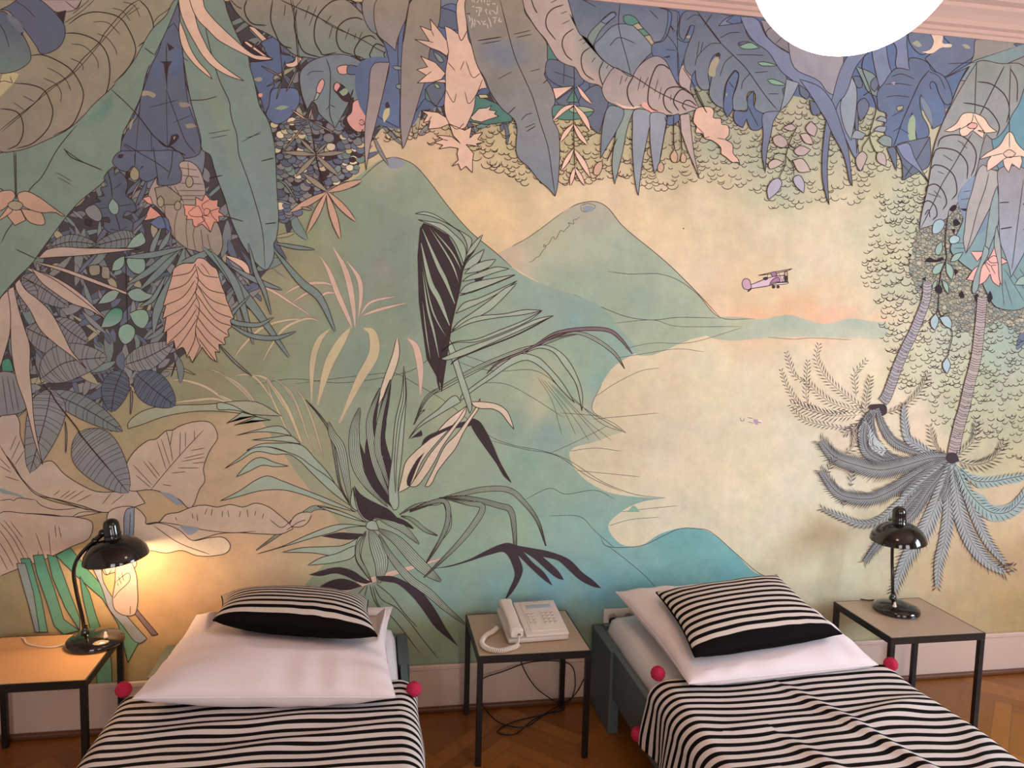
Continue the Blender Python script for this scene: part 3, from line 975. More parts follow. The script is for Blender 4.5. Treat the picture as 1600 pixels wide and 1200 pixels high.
F nv>gb 830,-20 980,5 1600,60 1600,240 1560,320 1500,340 1495,400 1440,460 1380,540 1330,600 1240,560 1110,470 1040,370 980,300 930,270 880,150
F gb 1040,360 1100,290 1180,210 1240,190 1340,200 1440,260 1500,340 1495,400 1440,460 1380,530 1330,600 1240,555 1110,470
F sg 990,300 1090,170 1170,100 1200,95 1210,120 1170,160 1090,240 1030,360
S gb3 1090,170 1170,105 1200,100 1210,125 1130,190
F tl2 1270,130 1310,118 1360,140 1400,190 1330,200 1280,180
S ol 1340,200 1385,180 1425,225 1380,235
S tl2 1380,235 1425,225 1475,275 1430,285
S ol 1430,285 1475,275 1510,340 1490,360
L 1.2 1240,30 1230,180 1250,300 1290,440 1330,600
L 1.1 1160,360 1235,295 1360,340
L 1 950,0 1060,60 
L 1.1 1470,80 1540,150
O 960 0 5
F nv>db 340,60 440,80 500,100 490,300 540,330 600,330 560,420 520,520 500,660 420,560 350,460 300,440 295,350 380,320 440,180 440,100
L 1 400,260 490,400 500,650
L 1 400,390 480,395
L 1 490,100 490,600
S gl 435,200 470,245 460,250
f dk 370,450 430,435 430,450
F tn2>gp 130,600 180,530 260,460 330,440 390,470 430,540 480,640 500,670 560,700 620,770 660,850 600,870 500,900 400,900 340,900 270,870 210,820 160,850 80,855 0,820 -60,790 -100,700 -60,600 0,530
f co2 210,825 260,865 340,900 400,895 390,885 300,850 230,800
f pk2 0,800 80,850 160,850 210,825 150,835 80,830
L 1.8 150,590 100,690 110,780 150,840
L 1.8 440,550 380,510 330,520 290,600 265,700 260,800 290,850 340,870
L 1.8 560,700 480,680 410,700 380,770 400,850 450,890
L 1.8 600,740 530,700 480,740 460,800 500,870
L 1.6 640,830 590,790 550,790 530,830 560,865
L 1.4 0,530 150,600 320,710 460,780 560,820 660,855
L 1 60,590 40,665
L 1 100,600 80,640
L 1 205,600 180,710
L 1 265,600 220,690
L 1 340,620 310,730
L 1 365,680 345,780
L 1 440,740 435,790
O 960 0 5
S nv 20,860 60,860 0,1000 -20,960
F sg2 60,860 150,860 100,1000 60,1200 0,1440 -20,1300 0,1100 30,950
F gb2 155,860 280,880 260,1050 220,1250 200,1400 185,1530 170,1480 140,1200 140,1000
F gb2 285,885 400,900 380,1100 340,1300 310,1360 280,1150 275,1000
F gp 510,905 585,890 600,1050 620,1200 660,1390 600,1250 560,1150
F gb -90,960 -40,830 70,860 0,1050 -60,1150 -110,1240
F db 390,920 500,890 505,940 420,980
L 1.6 460,900 460,1100 470,1170
L 1.6 510,900 525,1190
L 1.6 415,900 380,1100 355,1240
L 1.6 20,1080 -60,1260
F pk3 465,1170 490,1210 480,1270 450,1265 435,1220
F pk3 530,1190 560,1230 550,1270 520,1265 515,1230
F pk3 360,1260 385,1300 370,1345 340,1340 335,1300
F pk3 -100,1260 -95,1300 -130,1370 -160,1365 -160,1310 -130,1270
F gp 520,520 540,500 600,600 590,700 620,760 560,700 510,670
F nv>gb 640,90 900,125 990,170 1050,300 1180,380 1260,500 1340,600 1345,670 1310,700 1320,750 1290,870 1160,885 1090,880 1100,750 1085,720 1050,720 1030,760 1040,830 1030,860 980,865 930,860 920,780 960,650 965,570 940,550 910,580 870,650 850,750 850,850 790,820 740,750 750,640 770,560 820,450 820,420 780,430 740,510 730,600 740,660 735,700 680,700 640,640 630,550 600,600 550,540 540,480 570,360 600,280 590,200 540,320 510,290 505,200 530,110 560,90
F db 600,200 625,205 595,290 555,300 575,250
f ol 560,285 595,280 585,300 560,300
f ol 765,470 800,445 815,460 790,540 780,600 735,590 740,520
F dk 790,430 810,415 825,430 800,445
Z gb3 960,340 990,325 1060,330 1120,370 1000,380 965,360
F gl2 970,365 1060,335 1130,375 1080,385 1000,382
F gl2 1115,490 1160,485 1280,515 1200,518 1140,512
F gl2 1190,625 1230,620 1345,665 1290,668 1220,655
F db 880,640 940,555 965,580 950,660 920,770 920,860 880,920 850,850 860,740
F db 1040,760 1085,710 1095,850 1165,900 1165,960 1130,1015 1070,1015 1050,990 1030,930 1000,1000 940,960 935,870 1030,870
f gl 865,740 880,725 875,755
L 1.3 640,90 720,200 820,330 920,430 1020,530 1120,670 1200,780 1270,860
L 1 650,100 730,205 830,335
L 1 890,640 930,690
L 1.2 1040,830 1120,990
L 1 830,340 740,350 650,440 625,520
L 1 930,430 860,490 820,600
L 1 1060,570 1000,640 990,700
L 1 820,300 900,260 980,255
L 1 950,430 1060,430 1165,435
L 1 1090,570 1200,560
L 1 1200,735 1280,735
L 1 660,320 640,450
L 1 690,330 670,410
L 1 560,160 620,120 680,130
L 1.2 760,110 700,200
L 1.1 530,530 620,670 720,880
S gb 810,205 850,160 920,120 980,130 1000,180
S db 870,170 930,120 985,125 990,180 920,190
F tn2>nv 1140,160 1300,170 1560,190 1600,300 1600,560 1540,540 1480,500 1400,440 1200,300
L 1 1280,190 1360,310 1430,440
L 1 1170,270 1200,230 1240,210
L 1 1260,340 1300,300
F gp 1300,140 1600,190 1600,540 1530,550 1460,470 1470,250
F gb3 980,130 1110,150 1180,280 1280,370 1400,440 1560,560 1700,700 1800,850 1870,1000 1900,1150 1910,1260 1880,1240 1800,1080 1700,930 1600,830 1500,730 1400,640 1300,560 1200,410 1080,320 1010,210
F gb3>nv 1160,890 1290,870 1240,950 1220,1050 1190,1180 1175,1350 1150,1200 1160,1050
F gb2 1340,620 1440,650 1360,800 1290,870 1320,750
F nv 1440,660 1520,740 1500,780 1450,740
F nv 1520,780 1600,830 1600,890 1550,900
F nv 1860,720 1900,900 1890,1200
O 1280 40 5
F 98929a -250,60 0,60 60,100 160,130 150,560 60,520 0,440 -200,330
F sg 280,320 440,400 450,560 380,520 330,420
F gb2 250,400 285,480 280,700 245,900 200,820 160,640 170,580
F nv 260,400 310,400 330,480 300,490
F nv 300,600 350,570 385,620 360,700 320,750 300,700
F nv 400,440 440,400 460,460 430,520 400,490
F gb3 400,50 530,50 520,150 540,300 560,390 470,500 440,380 410,220
F gb3 590,50 670,50 680,150 700,350 600,330 600,180 550,80
F gb3>nv 320,80 400,90 400,190 350,240 280,330 200,540 150,600 100,760 70,950 60,1100 65,1280 74,1400 50,1330 20,1180 30,900 60,700 100,560 160,350 240,200
F gb3>nv 0,480 100,600 140,700 180,820 220,950 240,1100 255,1255 235,1220 210,1100 180,1000 100,850 50,740 0,660 -60,560 -160,420
F nv2 690,60 850,60 890,130 860,190 800,230 700,130
F nv2 960,85 1220,100 1200,240 1100,310 1060,340 970,400 820,260 870,220 940,180 1030,160
f pk 870,70 960,80 960,140 1030,150 1030,165 950,175 870,220 800,210 860,190 890,130
f ol 720,140 760,120 800,160 770,170
f ol 1110,150 1150,150 1180,180 1140,180
F nv>db 450,520 510,440 540,390 600,335 700,350 700,260 790,265 850,300 870,345 960,390 1010,470 1030,600 990,620 930,530 900,450 870,440 860,470 900,540 960,600 980,700 960,760 880,810 870,720 810,580 790,540 780,580 800,700 850,800 850,860 760,900 740,780 720,680 700,760 720,890 600,940 560,960 530,900 500,800 520,690 460,660 450,600
Z db2 800,540 870,500 960,600 980,700 960,760 890,800 870,660
f gb 790,550 830,600 870,680 880,790 830,700 790,600
f gl 700,900 720,700 730,700 750,880 780,960 760,960 720,920
F ol 600,640 650,625 650,650 610,670
f pk 560,450 590,445 580,465
L 1.4 855,350 790,430 740,530 700,620 640,760 600,880 575,950
L 1 740,420 640,380 560,400
L 1 720,470 620,455 510,460
L 1 700,560 600,550 520,560
L 1 660,660 560,710
L 1 640,790 570,830
L 1 620,800 700,850
L 1 850,360 930,400 980,500
F nv 525,960 580,950 600,1140
F nv 600,940 720,900 860,870 850,1100 760,1150 650,1210 640,1060
L 1.3 680,920 740,1040 830,1200 880,1260
L 1.2 860,870 760,1040 660,1190
L 1 640,1080 720,1170
F gb3 600,940 690,920 740,1030 850,1220 780,1140 650,1030
L 1.4 350,230 330,330 370,440 400,520 440,640 420,740 390,860 420,960 460,1010
L 1.2 400,510 340,550
L 1.2 390,870 340,940 330,985
L 1.1 250,880 370,860 440,820
F gb2 245,880 280,820 360,850 330,885
F gb2 420,820 460,790 520,790 510,830
F sg3 450,900 500,860 560,880 560,950 500,940
F gp 335,985 370,1020 360,1060 320,1140 290,1100 285,1030
F gp 460,990 500,1000 520,1060 515,1100 450,1060 445,1010
F gb2 440,740 480,710 520,730 520,760
O 1280 40 5
F 938a7c>7f8388 1220,110 1600,130 1600,900 1500,1250 1200,1300 950,820 1030,600 1100,430 1200,240
F tl3 1440,380 1600,330 1600,1200 1440,1200
F nv 1510,145 1600,150 1600,200
S sg3 980,410 1220,270 1600,130 1600,240 1440,310 1300,350 1180,440 1100,430 1170,320
F 8a8c82>999a9c 1200,330 1240,280 1420,300 1560,300 1600,330 1560,600 1500,700 1440,820 1350,890 1300,850 1280,900 1220,1150 1180,1250 1100,1350 1000,1500 880,1560 780,1590 790,1500 840,1280 870,1100 890,960 960,760 1040,600 1120,460
L 1.5 1440,320 1380,440 1300,600 1240,720
L 1.7 1120,605 1220,620 1320,660 1400,780 1380,870
L 1.7 1230,440 1340,460 1440,540 1480,650 1460,760
L 1.5 1490,340 1540,440 1540,600
L 1.7 920,950 940,890 1000,860 1100,860 1180,920 1220,1000 1210,1100 1180,1180
L 1.7 880,1040 910,970 980,960 1080,990 1150,1080 1150,1200
L 1.7 870,1120 900,1090 980,1110 1050,1180 1070,1300 1030,1360
L 1.7 830,1300 840,1260 900,1240 960,1290 990,1380 960,1440
L 1.7 800,1390 850,1370 900,1410 915,1480 880,1520
L 1.5 820,1480 850,1440 860,1500
L 1.3 1190,840 1120,960 1040,1100 960,1230 880,1400 790,1580
L 1 960,1010 1040,1060
L 1 1075,900 1130,930
L 1 1110,930 1150,960
L 1 920,1140 970,1160
L 1 890,1290 950,1350
L 1 840,1310 930,1340
L 1 1000,300 1220,290
L 1.3 1225,280 1215,500 1210,700
L 1.3 1490,310 1480,600 1480,870
F pk>pk2 970,825 1060,770 1120,690 1200,685 1280,720 1330,790 1385,830 1290,840 1230,820 1280,830 1275,885 1230,850 1190,825 1150,860 1110,865 1090,830 1100,800 1030,830
F co2 1150,780 1190,760 1230,775 1220,800 1160,800
L 1 1200,690 1180,760 1100,810
L 1 1205,700 1240,770 1290,840
L 1 1190,825 1220,800
O 1280 240 5
F tl4 1080,340 1200,180 1380,130 1600,120 1600,560 1600,1200 1380,1200 1300,1080 1240,960 1100,850 1020,750 1060,650 1120,500
f db3 1080,340 1200,180 1380,200 1340,480 1290,600 1180,650 1120,500
L .8 1060,700 1180,700
L .8 1050,740 1180,740
L .8 1440,900 1600,1160
L .8 1440,980 1500,1180
L .8 1420,1010 1440,1190
L .8 1500,930 1600,1060
L .8 1120,300 1180,290
L .8 1100,360 1180,350
L .8 1560,900 1600,960
F gp5 1270,90 1330,120 1400,150 1390,260 1330,420 1290,500 1200,680 1140,780 1120,680 1130,600 1150,420 1180,320
L 1.1 1320,150 1290,280 1230,450 1180,650 1140,780
F sg2 1385,250 1400,400 1390,560 1340,700 1280,850 1230,960 1210,1080 1195,1100 1200,980 1260,840 1290,720 1310,560 1340,380
F co2 1175,765 1290,765 1230,845
F co2 1360,730 1340,780 1300,840 1260,880 1230,880 1145,985 1210,990 1250,920 1240,1030 1290,1000 1330,940 1350,1000 1400,1040 1420,940 1410,880 1475,845 1420,810 1390,760
L 1 1290,850 1350,800 1390,810
L 1 1340,880 1290,850 1330,930
L 1 1380,870 1340,880 1370,940
L 1 1300,780 1330,850 1400,850
F sg2 1285,720 1250,850 1200,990 1195,1090 1215,1090 1260,900 1320,750
F sg2>gp 1380,560 1410,700 1420,900 1425,1030 1410,1010 1390,850 1360,700
F tn2>gb2 1400,120 1600,120 1600,760 1540,880 1490,970 1480,900 1440,780 1410,700 1400,560 1395,300
L 1.1 1590,200 1540,580 1520,740 1500,900
L 1.5 1400,385 1480,380
L 1.8 1410,590 1500,575
L 1.8 1585,395 1600,395
L 1.8 1590,595 1600,592
F pk>pk2 1240,50 1300,0 1400,-60 1480,-170 1500,-160 1540,-80 1600,-20 1680,20 1600,30 1570,20 1580,60 1560,125 1500,80 1475,150 1440,100 1430,50 1370,100 1305,140 1310,60 1340,20
F co3 1430,0 1480,-30 1530,0 1500,30 1450,25
L 1 1480,-170 1480,-40
L 1 1430,50 1470,30 1570,20
L 1 1340,20 1430,0
F lb 880,580 900,530 950,515 975,540 960,590 920,625 885,625
F lb 1010,670 1040,640 1090,655 1090,680 1050,705 1020,700
F gl3 905,780 915,720 955,685 960,740 930,795
F gl3 1020,840 1050,790 1120,770 1080,830 1040,845
F gl3 880,930 910,870 975,850 950,920 900,945
F gl3 985,850 1030,880 1045,930 1030,990 990,930
F gl3 880,1060 890,1010 920,985 910,1040
F gl3 955,985 1000,1020 1005,1100 970,1050
F gl3 1520,1025 1560,970 1610,950 1610,1020
L 1.5 1010,440 990,560 980,700 990,820 950,920 930,1040
f ink 830,830 860,810 900,830 960,810 970,830 930,845 900,850 860,850 820,845
f ink 1010,440 1050,400 1070,410 1050,450 1020,450
f ink 1040,530 1060,510 1100,545 1060,570
f ink 1030,590 1060,590 1050,630
f ink 1090,430 1150,430 1140,450
f ink 1050,900 1080,920 1060,950
f ink 900,1060 930,1020 960,1060 940,1100 910,1080
f ink 1090,1100 1110,1070 1130,1120 1110,1130
f ink 1210,1110 1230,1090 1250,1140 1220,1160
f ink 1310,1110 1330,1070 1350,1130 1320,1170
f ink 800,980 830,960 830,1000
f ink 780,1040 800,1030 800,1060
f ink 700,780 720,790 710,810
O 1200 440 5
L 1.2 1330,80 1325,200 1300,280 1295,380
L 1.2 1320,200 1350,270 1420,360 1435,420 1420,500 1395,600
L 1.1 1350,270 1390,250 1435,240
F lb 1265,300 1305,250 1330,300 1300,380 1270,350
F lb 1335,280 1400,270 1430,320 1425,370 1370,340
F lb 1360,640 1395,590 1420,650 1395,720 1365,680
K mv2 13 1240,0 1230,140 1180,280 1130,400 1070,520 1010,660 960,800 920,900 890,940
O 1280 560 5
K rd 15 1270,-480 1250,-250 1220,0 1170,200 1130,380 1090,520 1050,700 1045,750
O 960 0 5
F co3>co4 640,850 700,835 750,840 775,870 770,920 830,930 835,970 880,980 895,1020 890,1060 860,1090 920,1130 925,1200 960,1240 980,1290 965,1270 920,1270 870,1230 830,1200 830,1160 760,1100 700,1080 690,1050 630,1035 640,990 615,960 620,900
L 1.5 620,690 660,780 720,885
L .9 640,990 700,1050
L .9 700,1080 740,1070
L .9 860,1090 800,1080
O 1000 200 5
L 1.3 1230,-20 1180,80 1140,200 1130,290 1080,390
L 1.1 1160,130 1220,170
L 1.1 1140,220 1190,290 1200,370
L 1.1 1140,210 1060,200 1030,250
F gp 1035,80 1080,55 1130,80 1150,130 1110,155 1050,130
F gp2 1245,50 1300,45 1335,80 1350,130 1290,120
F gp 1200,180 1250,140 1330,170 1280,215 1220,210
F gp2 1000,280 1050,245 1120,270 1060,310 1010,320
F gp2 1190,255 1260,240 1300,280 1330,340 1240,345
F mv3 1000,560 990,480 1030,410 1080,395 1105,430 1080,490 1040,530
F mv3 1195,390 1240,370 1280,430 1275,510 1210,450
F gp 1110,0 1180,-30 1220,0 1180,25
F gp 1290,0 1330,-50 1380,0 1360,70 1310,40
O 1200 440 5
H in 14 20 395,500 380,600 420,700 480,780 580,870 700,960 760,1000
H in 12 16 145,565 190,700 240,760 290,770 
H in 12 16 310,630 300,780 300,920 340,980
H in 16 22 300,780 400,880 500,950 620,990 760,1010
H in 12 16 105,700 150,820 240,950 340,990 470,1030 620,1010
H in 16 26 190,960 330,1010 520,1050 720,1040
H in 12 16 200,1010 280,1080 420,1120 620,1150
H in 12 16 760,620 680,720 680,800 690,900
H in 14 20 1245,720 1180,860 1060,970 920,1030
O 1280 560 5
f in 390,370 450,355 515,365 520,430 470,450 400,430
H in2 14 34 900,755 700,710 570,640 490,520 450,390
H in2 14 34 640,790 520,750 430,640 400,500 430,400
H in2 14 30 560,830 400,770 335,650 340,520 400,400
f gb4 360,480 440,620 520,720 430,780 330,700 300,560
H in 10 22 395,155 370,280 360,400 380,560 420,700 560,720
H in 18 34 655,370 660,480 690,620 780,690 900,760 1000,780
H in 12 22 860,540 890,660 930,720 1010,770
H in 12 24 1225,510 1200,640 1120,720 1040,780
H in 13 28 1435,670 1360,780 1220,830 1060,800
H in 10 20 200,580 270,540 340,460 
H in 12 26 270,540 280,620 250,700 200,740
H in2 18 40 350,500 340,640 380,740 500,800 620,780
H in2 22 60 5,650 120,770 280,830 460,870 640,840 860,780 1020,770
H in2 22 50 5,880 130,1040 260,1090 420,1090 580,1020 720,930 880,840 1020,790
H in 10 20 110,780 70,860 50,900
H in 10 18 250,900 240,1000
H in 10 14 190,1120 180,1170
O 1280 700 5
H in2 24 44 640,380 760,280 880,180 1020,90
H in 16 34 20,475 150,530 320,590 470,560 620,440 720,340 860,220 1000,110
H in2 24 40 600,560 720,420 840,300 940,200 1020,100
H in2 22 40 350,885 450,760 560,640 720,520 860,320 960,200 1030,100
H in 34 60 580,1110 660,900 740,760 820,640 900,460 960,300 1030,120
H in 26 46 915,1080 930,900 970,740 1000,560 1010,360 1035,120
H in2 18 34 950,400 1000,300 1040,100
H in 34 56 1440,970 1300,880 1190,740 1110,560 1070,360 1040,130
H in 16 24 1505,930 1440,935 1380,915
H in2 22 36 1180,460 1120,300 1050,120
H in 28 40 1440,895 1320,740 1230,560 1150,360 1060,140
f gs3 1160,190 1240,215 1400,220 1600,195 1600,240 1400,290 1240,310 1180,260
H in3 24 30 1620,210 1500,230 1340,260 1200,250 1100,160
f gs3 1160,320 1280,370 1340,440 1460,440 1540,380 1600,300 1600,460 1480,550 1340,570 1240,500 1180,400
H in3 34 40 1640,290 1560,420 1460,500 1340,500 1240,430 1150,320 1070,150
O 1280 560 5
f in 1000,740 1060,740 1090,800 1020,820 980,780
O 1140 400 13.333
S lv 440,600 620,530 760,470 900,430 1060,410 1140,400 1160,530 1000,560 820,620 640,650 440,680
F lv2 260,580 290,490 350,470 410,500 440,590 450,670 400,700 300,680
S pk4 600,405 840,350 1300,265 1230,300 960,360 660,400
S wh 820,605 1000,560 1230,545 1200,580 1000,600
F mv4 830,580 900,490 960,450 1030,450 1050,540 950,550
F mv4 850,350 950,330 990,400 900,430
F in 690,470 740,440 800,450 790,480 740,500
F in 880,630 920,615 950,640 930,670 890,665
F in 980,630 1020,615 1040,640 1020,670 985,665
S in 370,740 440,670 450,690 390,740
S pk3 1140,340 1200,310 1210,530 1160,540
F in 1150,420 1190,420 1185,530 1150,520
L .7 800,370 780,460
L .7 1010,330 1100,530
L .7 1150,330 1100,540
L .8 450,680 800,630
L .8 440,600 700,490
O 1130 630 16
f mv5 750,400 860,410 860,540 820,540 760,460
L .7 430,360 440,430 500,440 530,380
L .7 610,360 740,380
L .8 860,470 950,490
L .6 620,460 760,510
f wh 870,430 960,430 960,460 880,460
O 1000 200 5
f in 335,780 345,780 343,792 336,792
"""
# ---------------------------------------------------------------- the painted wall
# The painting is built as one mesh: a ground coat with colours that flow into each other, then every painted
# shape and ink line as a film of paint a few microns further out. Coordinates below are the drawing's own grid.
PAL = dict(nv='616b80', nv2='656f85', nv3='596374', db='5a6d90', db2='60739a', db3='74889a', gb='768390', gb2='8b95a2', gb3='76819e', gb4='b3bab4', sg='758a84', sg2='84968f', sg3='7d8f8c',
    bg='7d9684', bd='5f8e7a', bl2='879a80', bl3='71809a', ol='a59c7c', ol2='a3a583', tn='998d78', tn2='948b8a', pk='f6c9a2', pk2='f4c2a4', pk3='cfa080', pk4='dfb79a', pk5='e0c7a6',
    co='f29b80', co2='eda093', co3='efbc9c', co4='dfaa8c', gp='b5a096', gp2='bfa898', gp3='c8ac8e', gp4='c6aa98', dk='43343a', gl='94ab86', gl2='7fae90', gl3='8aa898', tl2='4f8276', tl3='62909c', tl4='72918f',
    yl='d0c088', yc='f0dcae', lp='838384', lp2='868888', dg='76807f', ys='cdbb88', ys2='b7ac80', gs='9caf95', gs3='94aba2', pp='aa9aa8', **{'in': '3e3136'}, ink='2c2226', mv='7a6468', mv2='a39b9d', mv3='aaa3b4', mv4='a8709a', mv5='b48fb0', lv='d9b4c8', lv2='c998b0',
    rd='aa9890', gr='3f8e74', gr2='5f9a7c', lb='98b3b6', wh='f2e4de', none='000000', gp5='a39b92')
PAL['or'] = 'f3ae72'
KA = 1.0
def pc(c):
    c = np.array(lin(hx(PAL.get(c, c)))); l = c@np.array([.25, .6, .15]); c = l+(c-l)*.84; return c*1.34/(1+.34*np.maximum(c, 0)**1.1)*np.array([1.01, 1.01, 1.015])
INK = 'ink'
LINE = np.array(lin(hx('43342f')))
fwd_n, cr_n, cu_n, cc_n = map(np.array, (fwd, CR, CU, CC))
def onwall(P):
    P = np.asarray(P, float)
    d = fwd_n + np.outer((P[:, 0]-800)/CF, cr_n) - np.outer((P[:, 1]-600)/CF, cu_n)
    t = CD/d[:, 1]; w = cc_n + d*t[:, None]
    return w[:, [0, 2]]
def offwall(W):
    X = np.stack([W[:, 0], np.zeros(len(W)), W[:, 1]], 1)-cc_n; d = X@fwd_n
    return np.stack([800+CF*(X@cr_n)/d, 600-CF*(X@cu_n)/d], 1)
class Mural:
    def __init__(s):
        s.V = []; s.F = []; s.C = []; s.nv = 0; s.layer = 0; s.top = np.zeros((240, 240), int)
    def step(s): pass
    def y(s): return -.0002 - s.layer*6e-6
    def put(s, P, F, C, fan=False):
        # every shape lies just above whatever is already painted in the same spot
        P = np.asarray(P, float)
        a, b = np.floor(P.min(0)/8).astype(int)+12, np.floor(P.max(0)/8).astype(int)+13
        a = np.clip(a, 0, 239); b = np.clip(b, a+1, 240)
        top = s.top[a[0]:b[0], a[1]:b[1]]; s.layer = int(top.max())+1; top[:] = s.layer
        """P pixel points (n,2); F faces; C colours: (3,) or (n,3)"""
        T = []; C = np.asarray(C, float)
        for f in F:
            if len(f) == 3: T.append(f)
            elif len(f) == 4: T += [(f[0], f[1], f[2]), (f[0], f[2], f[3])]
            elif fan: T += [(f[0], f[i], f[i+1]) for i in range(1, len(f)-1)]
            else:
                nf = len(f); vo, _, fo, ov, _, _ = geometry.delaunay_2d_cdt([Vector((P[i][0], P[i][1])) for i in f], [(i, (i+1) % nf) for i in range(nf)], [], 1, 1e-4)
                mp = []
                for v, o in zip(vo, ov):
                    if len(o) and o[0] < nf: mp.append(f[o[0]])
                    else:
                        # two edges of the outline cross here
                        q = np.array([v[0], v[1]]); j = int(((P[list(f)]-q)**2).sum(1).argmin()); mp.append(len(P)); P = np.vstack([P, q])
                        if C.ndim == 2: C = np.vstack([C, C[f[j]]])
                T += [tuple(mp[i] for i in t) for t in fo]
        F = []
        for t in T:
            A, B, Cc = P[t[0]], P[t[1]], P[t[2]]
            ar = (B[0]-A[0])*(Cc[1]-A[1])-(B[1]-A[1])*(Cc[0]-A[0])
            if abs(ar) > 1e-4: F.append(t if ar < 0 else (t[0], t[2], t[1]))
        W = onwall(P); n = len(W)
        s.V.append(np.stack([W[:, 0], np.full(n, s.y()), W[:, 1]], 1))
        if C.ndim == 1: C = np.tile(C, (n, 1))
        s.C.append(C); s.F += [tuple(i+s.nv for i in f) for f in F]; s.nv += n
MU = Mural()
def closed(P, n=5):
    P = [np.array(p, float) for p in P]; N = len(P); out = []
    for i in range(N):
        a, b, c, d = P[i-1], P[i], P[(i+1) % N], P[(i+2) % N]
        L = max(np.linalg.norm(c-b), 1e-6); m = max(1, min(n, int(L/3)+1))
        # damp the tangents at sharp corners so that tips stay pointed
        def tan(p, q, r):
            u = q-p; v = r-q; lu = np.linalg.norm(u)+1e-9; lv = np.linalg.norm(v)+1e-9
            cs = float(u@v)/(lu*lv)
            if cs < -.1: return None
            t = (u/lu+v/lv)/2; return t
        tb = tan(a, b, c); tc_ = tan(b, c, d)
        tb = (c-b)/L*.6 if tb is None else tb
        tc_ = (c-b)/L*.6 if tc_ is None else tc_
        for k in range(m):
            t = k/m; h1 = 2*t**3-3*t*t+1; h2 = t**3-2*t*t+t; h3 = -2*t**3+3*t*t; h4 = t**3-t*t
            out.append(h1*b+h2*tb*L+h3*c+h4*tc_*L)
    return np.array(out)
def line(P, w, col=None, taper=True, loop=False):
    P = np.asarray(P, float)
    if len(P) < 2: return
    if loop: P = np.vstack([P, P[:1]])
    T = np.gradient(P, axis=0); T /= (np.linalg.norm(T, axis=1)[:, None]+1e-9)
    N = np.stack([-T[:, 1], T[:, 0]], 1)
    if loop: N[0] = N[-1] = (N[0]+N[-1])/2
    k = np.linspace(0, 1, len(P)); h = np.full(len(P), w/2)
    if taper and not loop: h = h*np.clip(np.minimum(k, 1-k)*8+.45, 0, 1)
    a = P+N*h[:, None]; b = P-N*h[:, None]; n = len(P)
    MU.put(np.vstack([a, b]), [(i, i+1, n+i+1, n+i) for i in range(n-1)], LINE if col is None else pc(col))
def poly(P, col):
    P = np.asarray(P, float)
    global LASTF
    if '>' in col:
        a, b = col.split('>'); LASTF = (P[:, 1].min(), P[:, 1].max(), pc(a), pc(b)); t = (P[:, 1]-P[:, 1].min())/(np.ptp(P[:, 1])+1e-9)
        C = pc(a)*(1-t[:, None])+pc(b)*t[:, None]
    else:
        C = pc(col)
        C = np.tile(C, (len(P), 1))
        # the brush leaves each shape a touch paler towards one end
        t = (P[:, 1]-P[:, 1].min())/(np.ptp(P[:, 1])+1e-9)
        big = np.ptp(P[:, 1]) > 40
        if big: C = C*(1.04-.09*t[:, None])
        LASTF = (P[:, 1].min(), P[:, 1].max(), C[0]*0+pc(col)*(1.04 if big else 1), pc(col)*(.95 if big else 1))
    MU.put(P, [tuple(range(len(P)))], C)
def ribbon(P, hw):
    P = np.asarray(P, float); T = np.gradient(P, axis=0); T /= (np.linalg.norm(T, axis=1)[:, None]+1e-9)
    N = np.stack([-T[:, 1], T[:, 0]], 1); return P+N*hw[:, None], P-N*hw[:, None]
def blade(col, w, P, outline=True, lw=1.15, n=7):
    S = np.array(spl(P, n)); k = np.linspace(0, 1, len(S)); hw = w/2*np.power(np.sin(np.pi*np.clip(k*.94+.03, 0, 1)), .75)
    a, b = ribbon(S, hw); m = len(S)
    MU.put(np.vstack([a, b]), [(i, i+1, m+i+1, m+i) for i in range(m-1)], pc(col))
    if outline: line(a, lw); line(b, lw)
    return S, a, b
def inside(P, pts):
    P = np.asarray(P); pts = np.asarray(pts); x, y = pts[:, 0], pts[:, 1]; c = np.zeros(len(pts), bool); j = len(P)-1
    for i in range(len(P)):
        xi, yi = P[i]; xj, yj = P[j]
        m = ((yi > y) != (yj > y)) & (x < (xj-xi)*(y-yi)/(yj-yi+1e-12)+xi); c ^= m; j = i
    return c
def idw(Q, K, KC, p=2.6):
    Q = np.asarray(Q); out = np.zeros((len(Q), 3))
    for s0 in range(0, len(Q), 20000):
        q = Q[s0:s0+20000]; d = ((q[:, None, :]-K[None])**2).sum(2)+60; w = d**(-p/2); w /= w.sum(1)[:, None]
        out[s0:s0+20000] = w@KC
    return out
def numlist(t): 
    return [tuple(float(a) for a in p.split(',')) for p in t.split()]
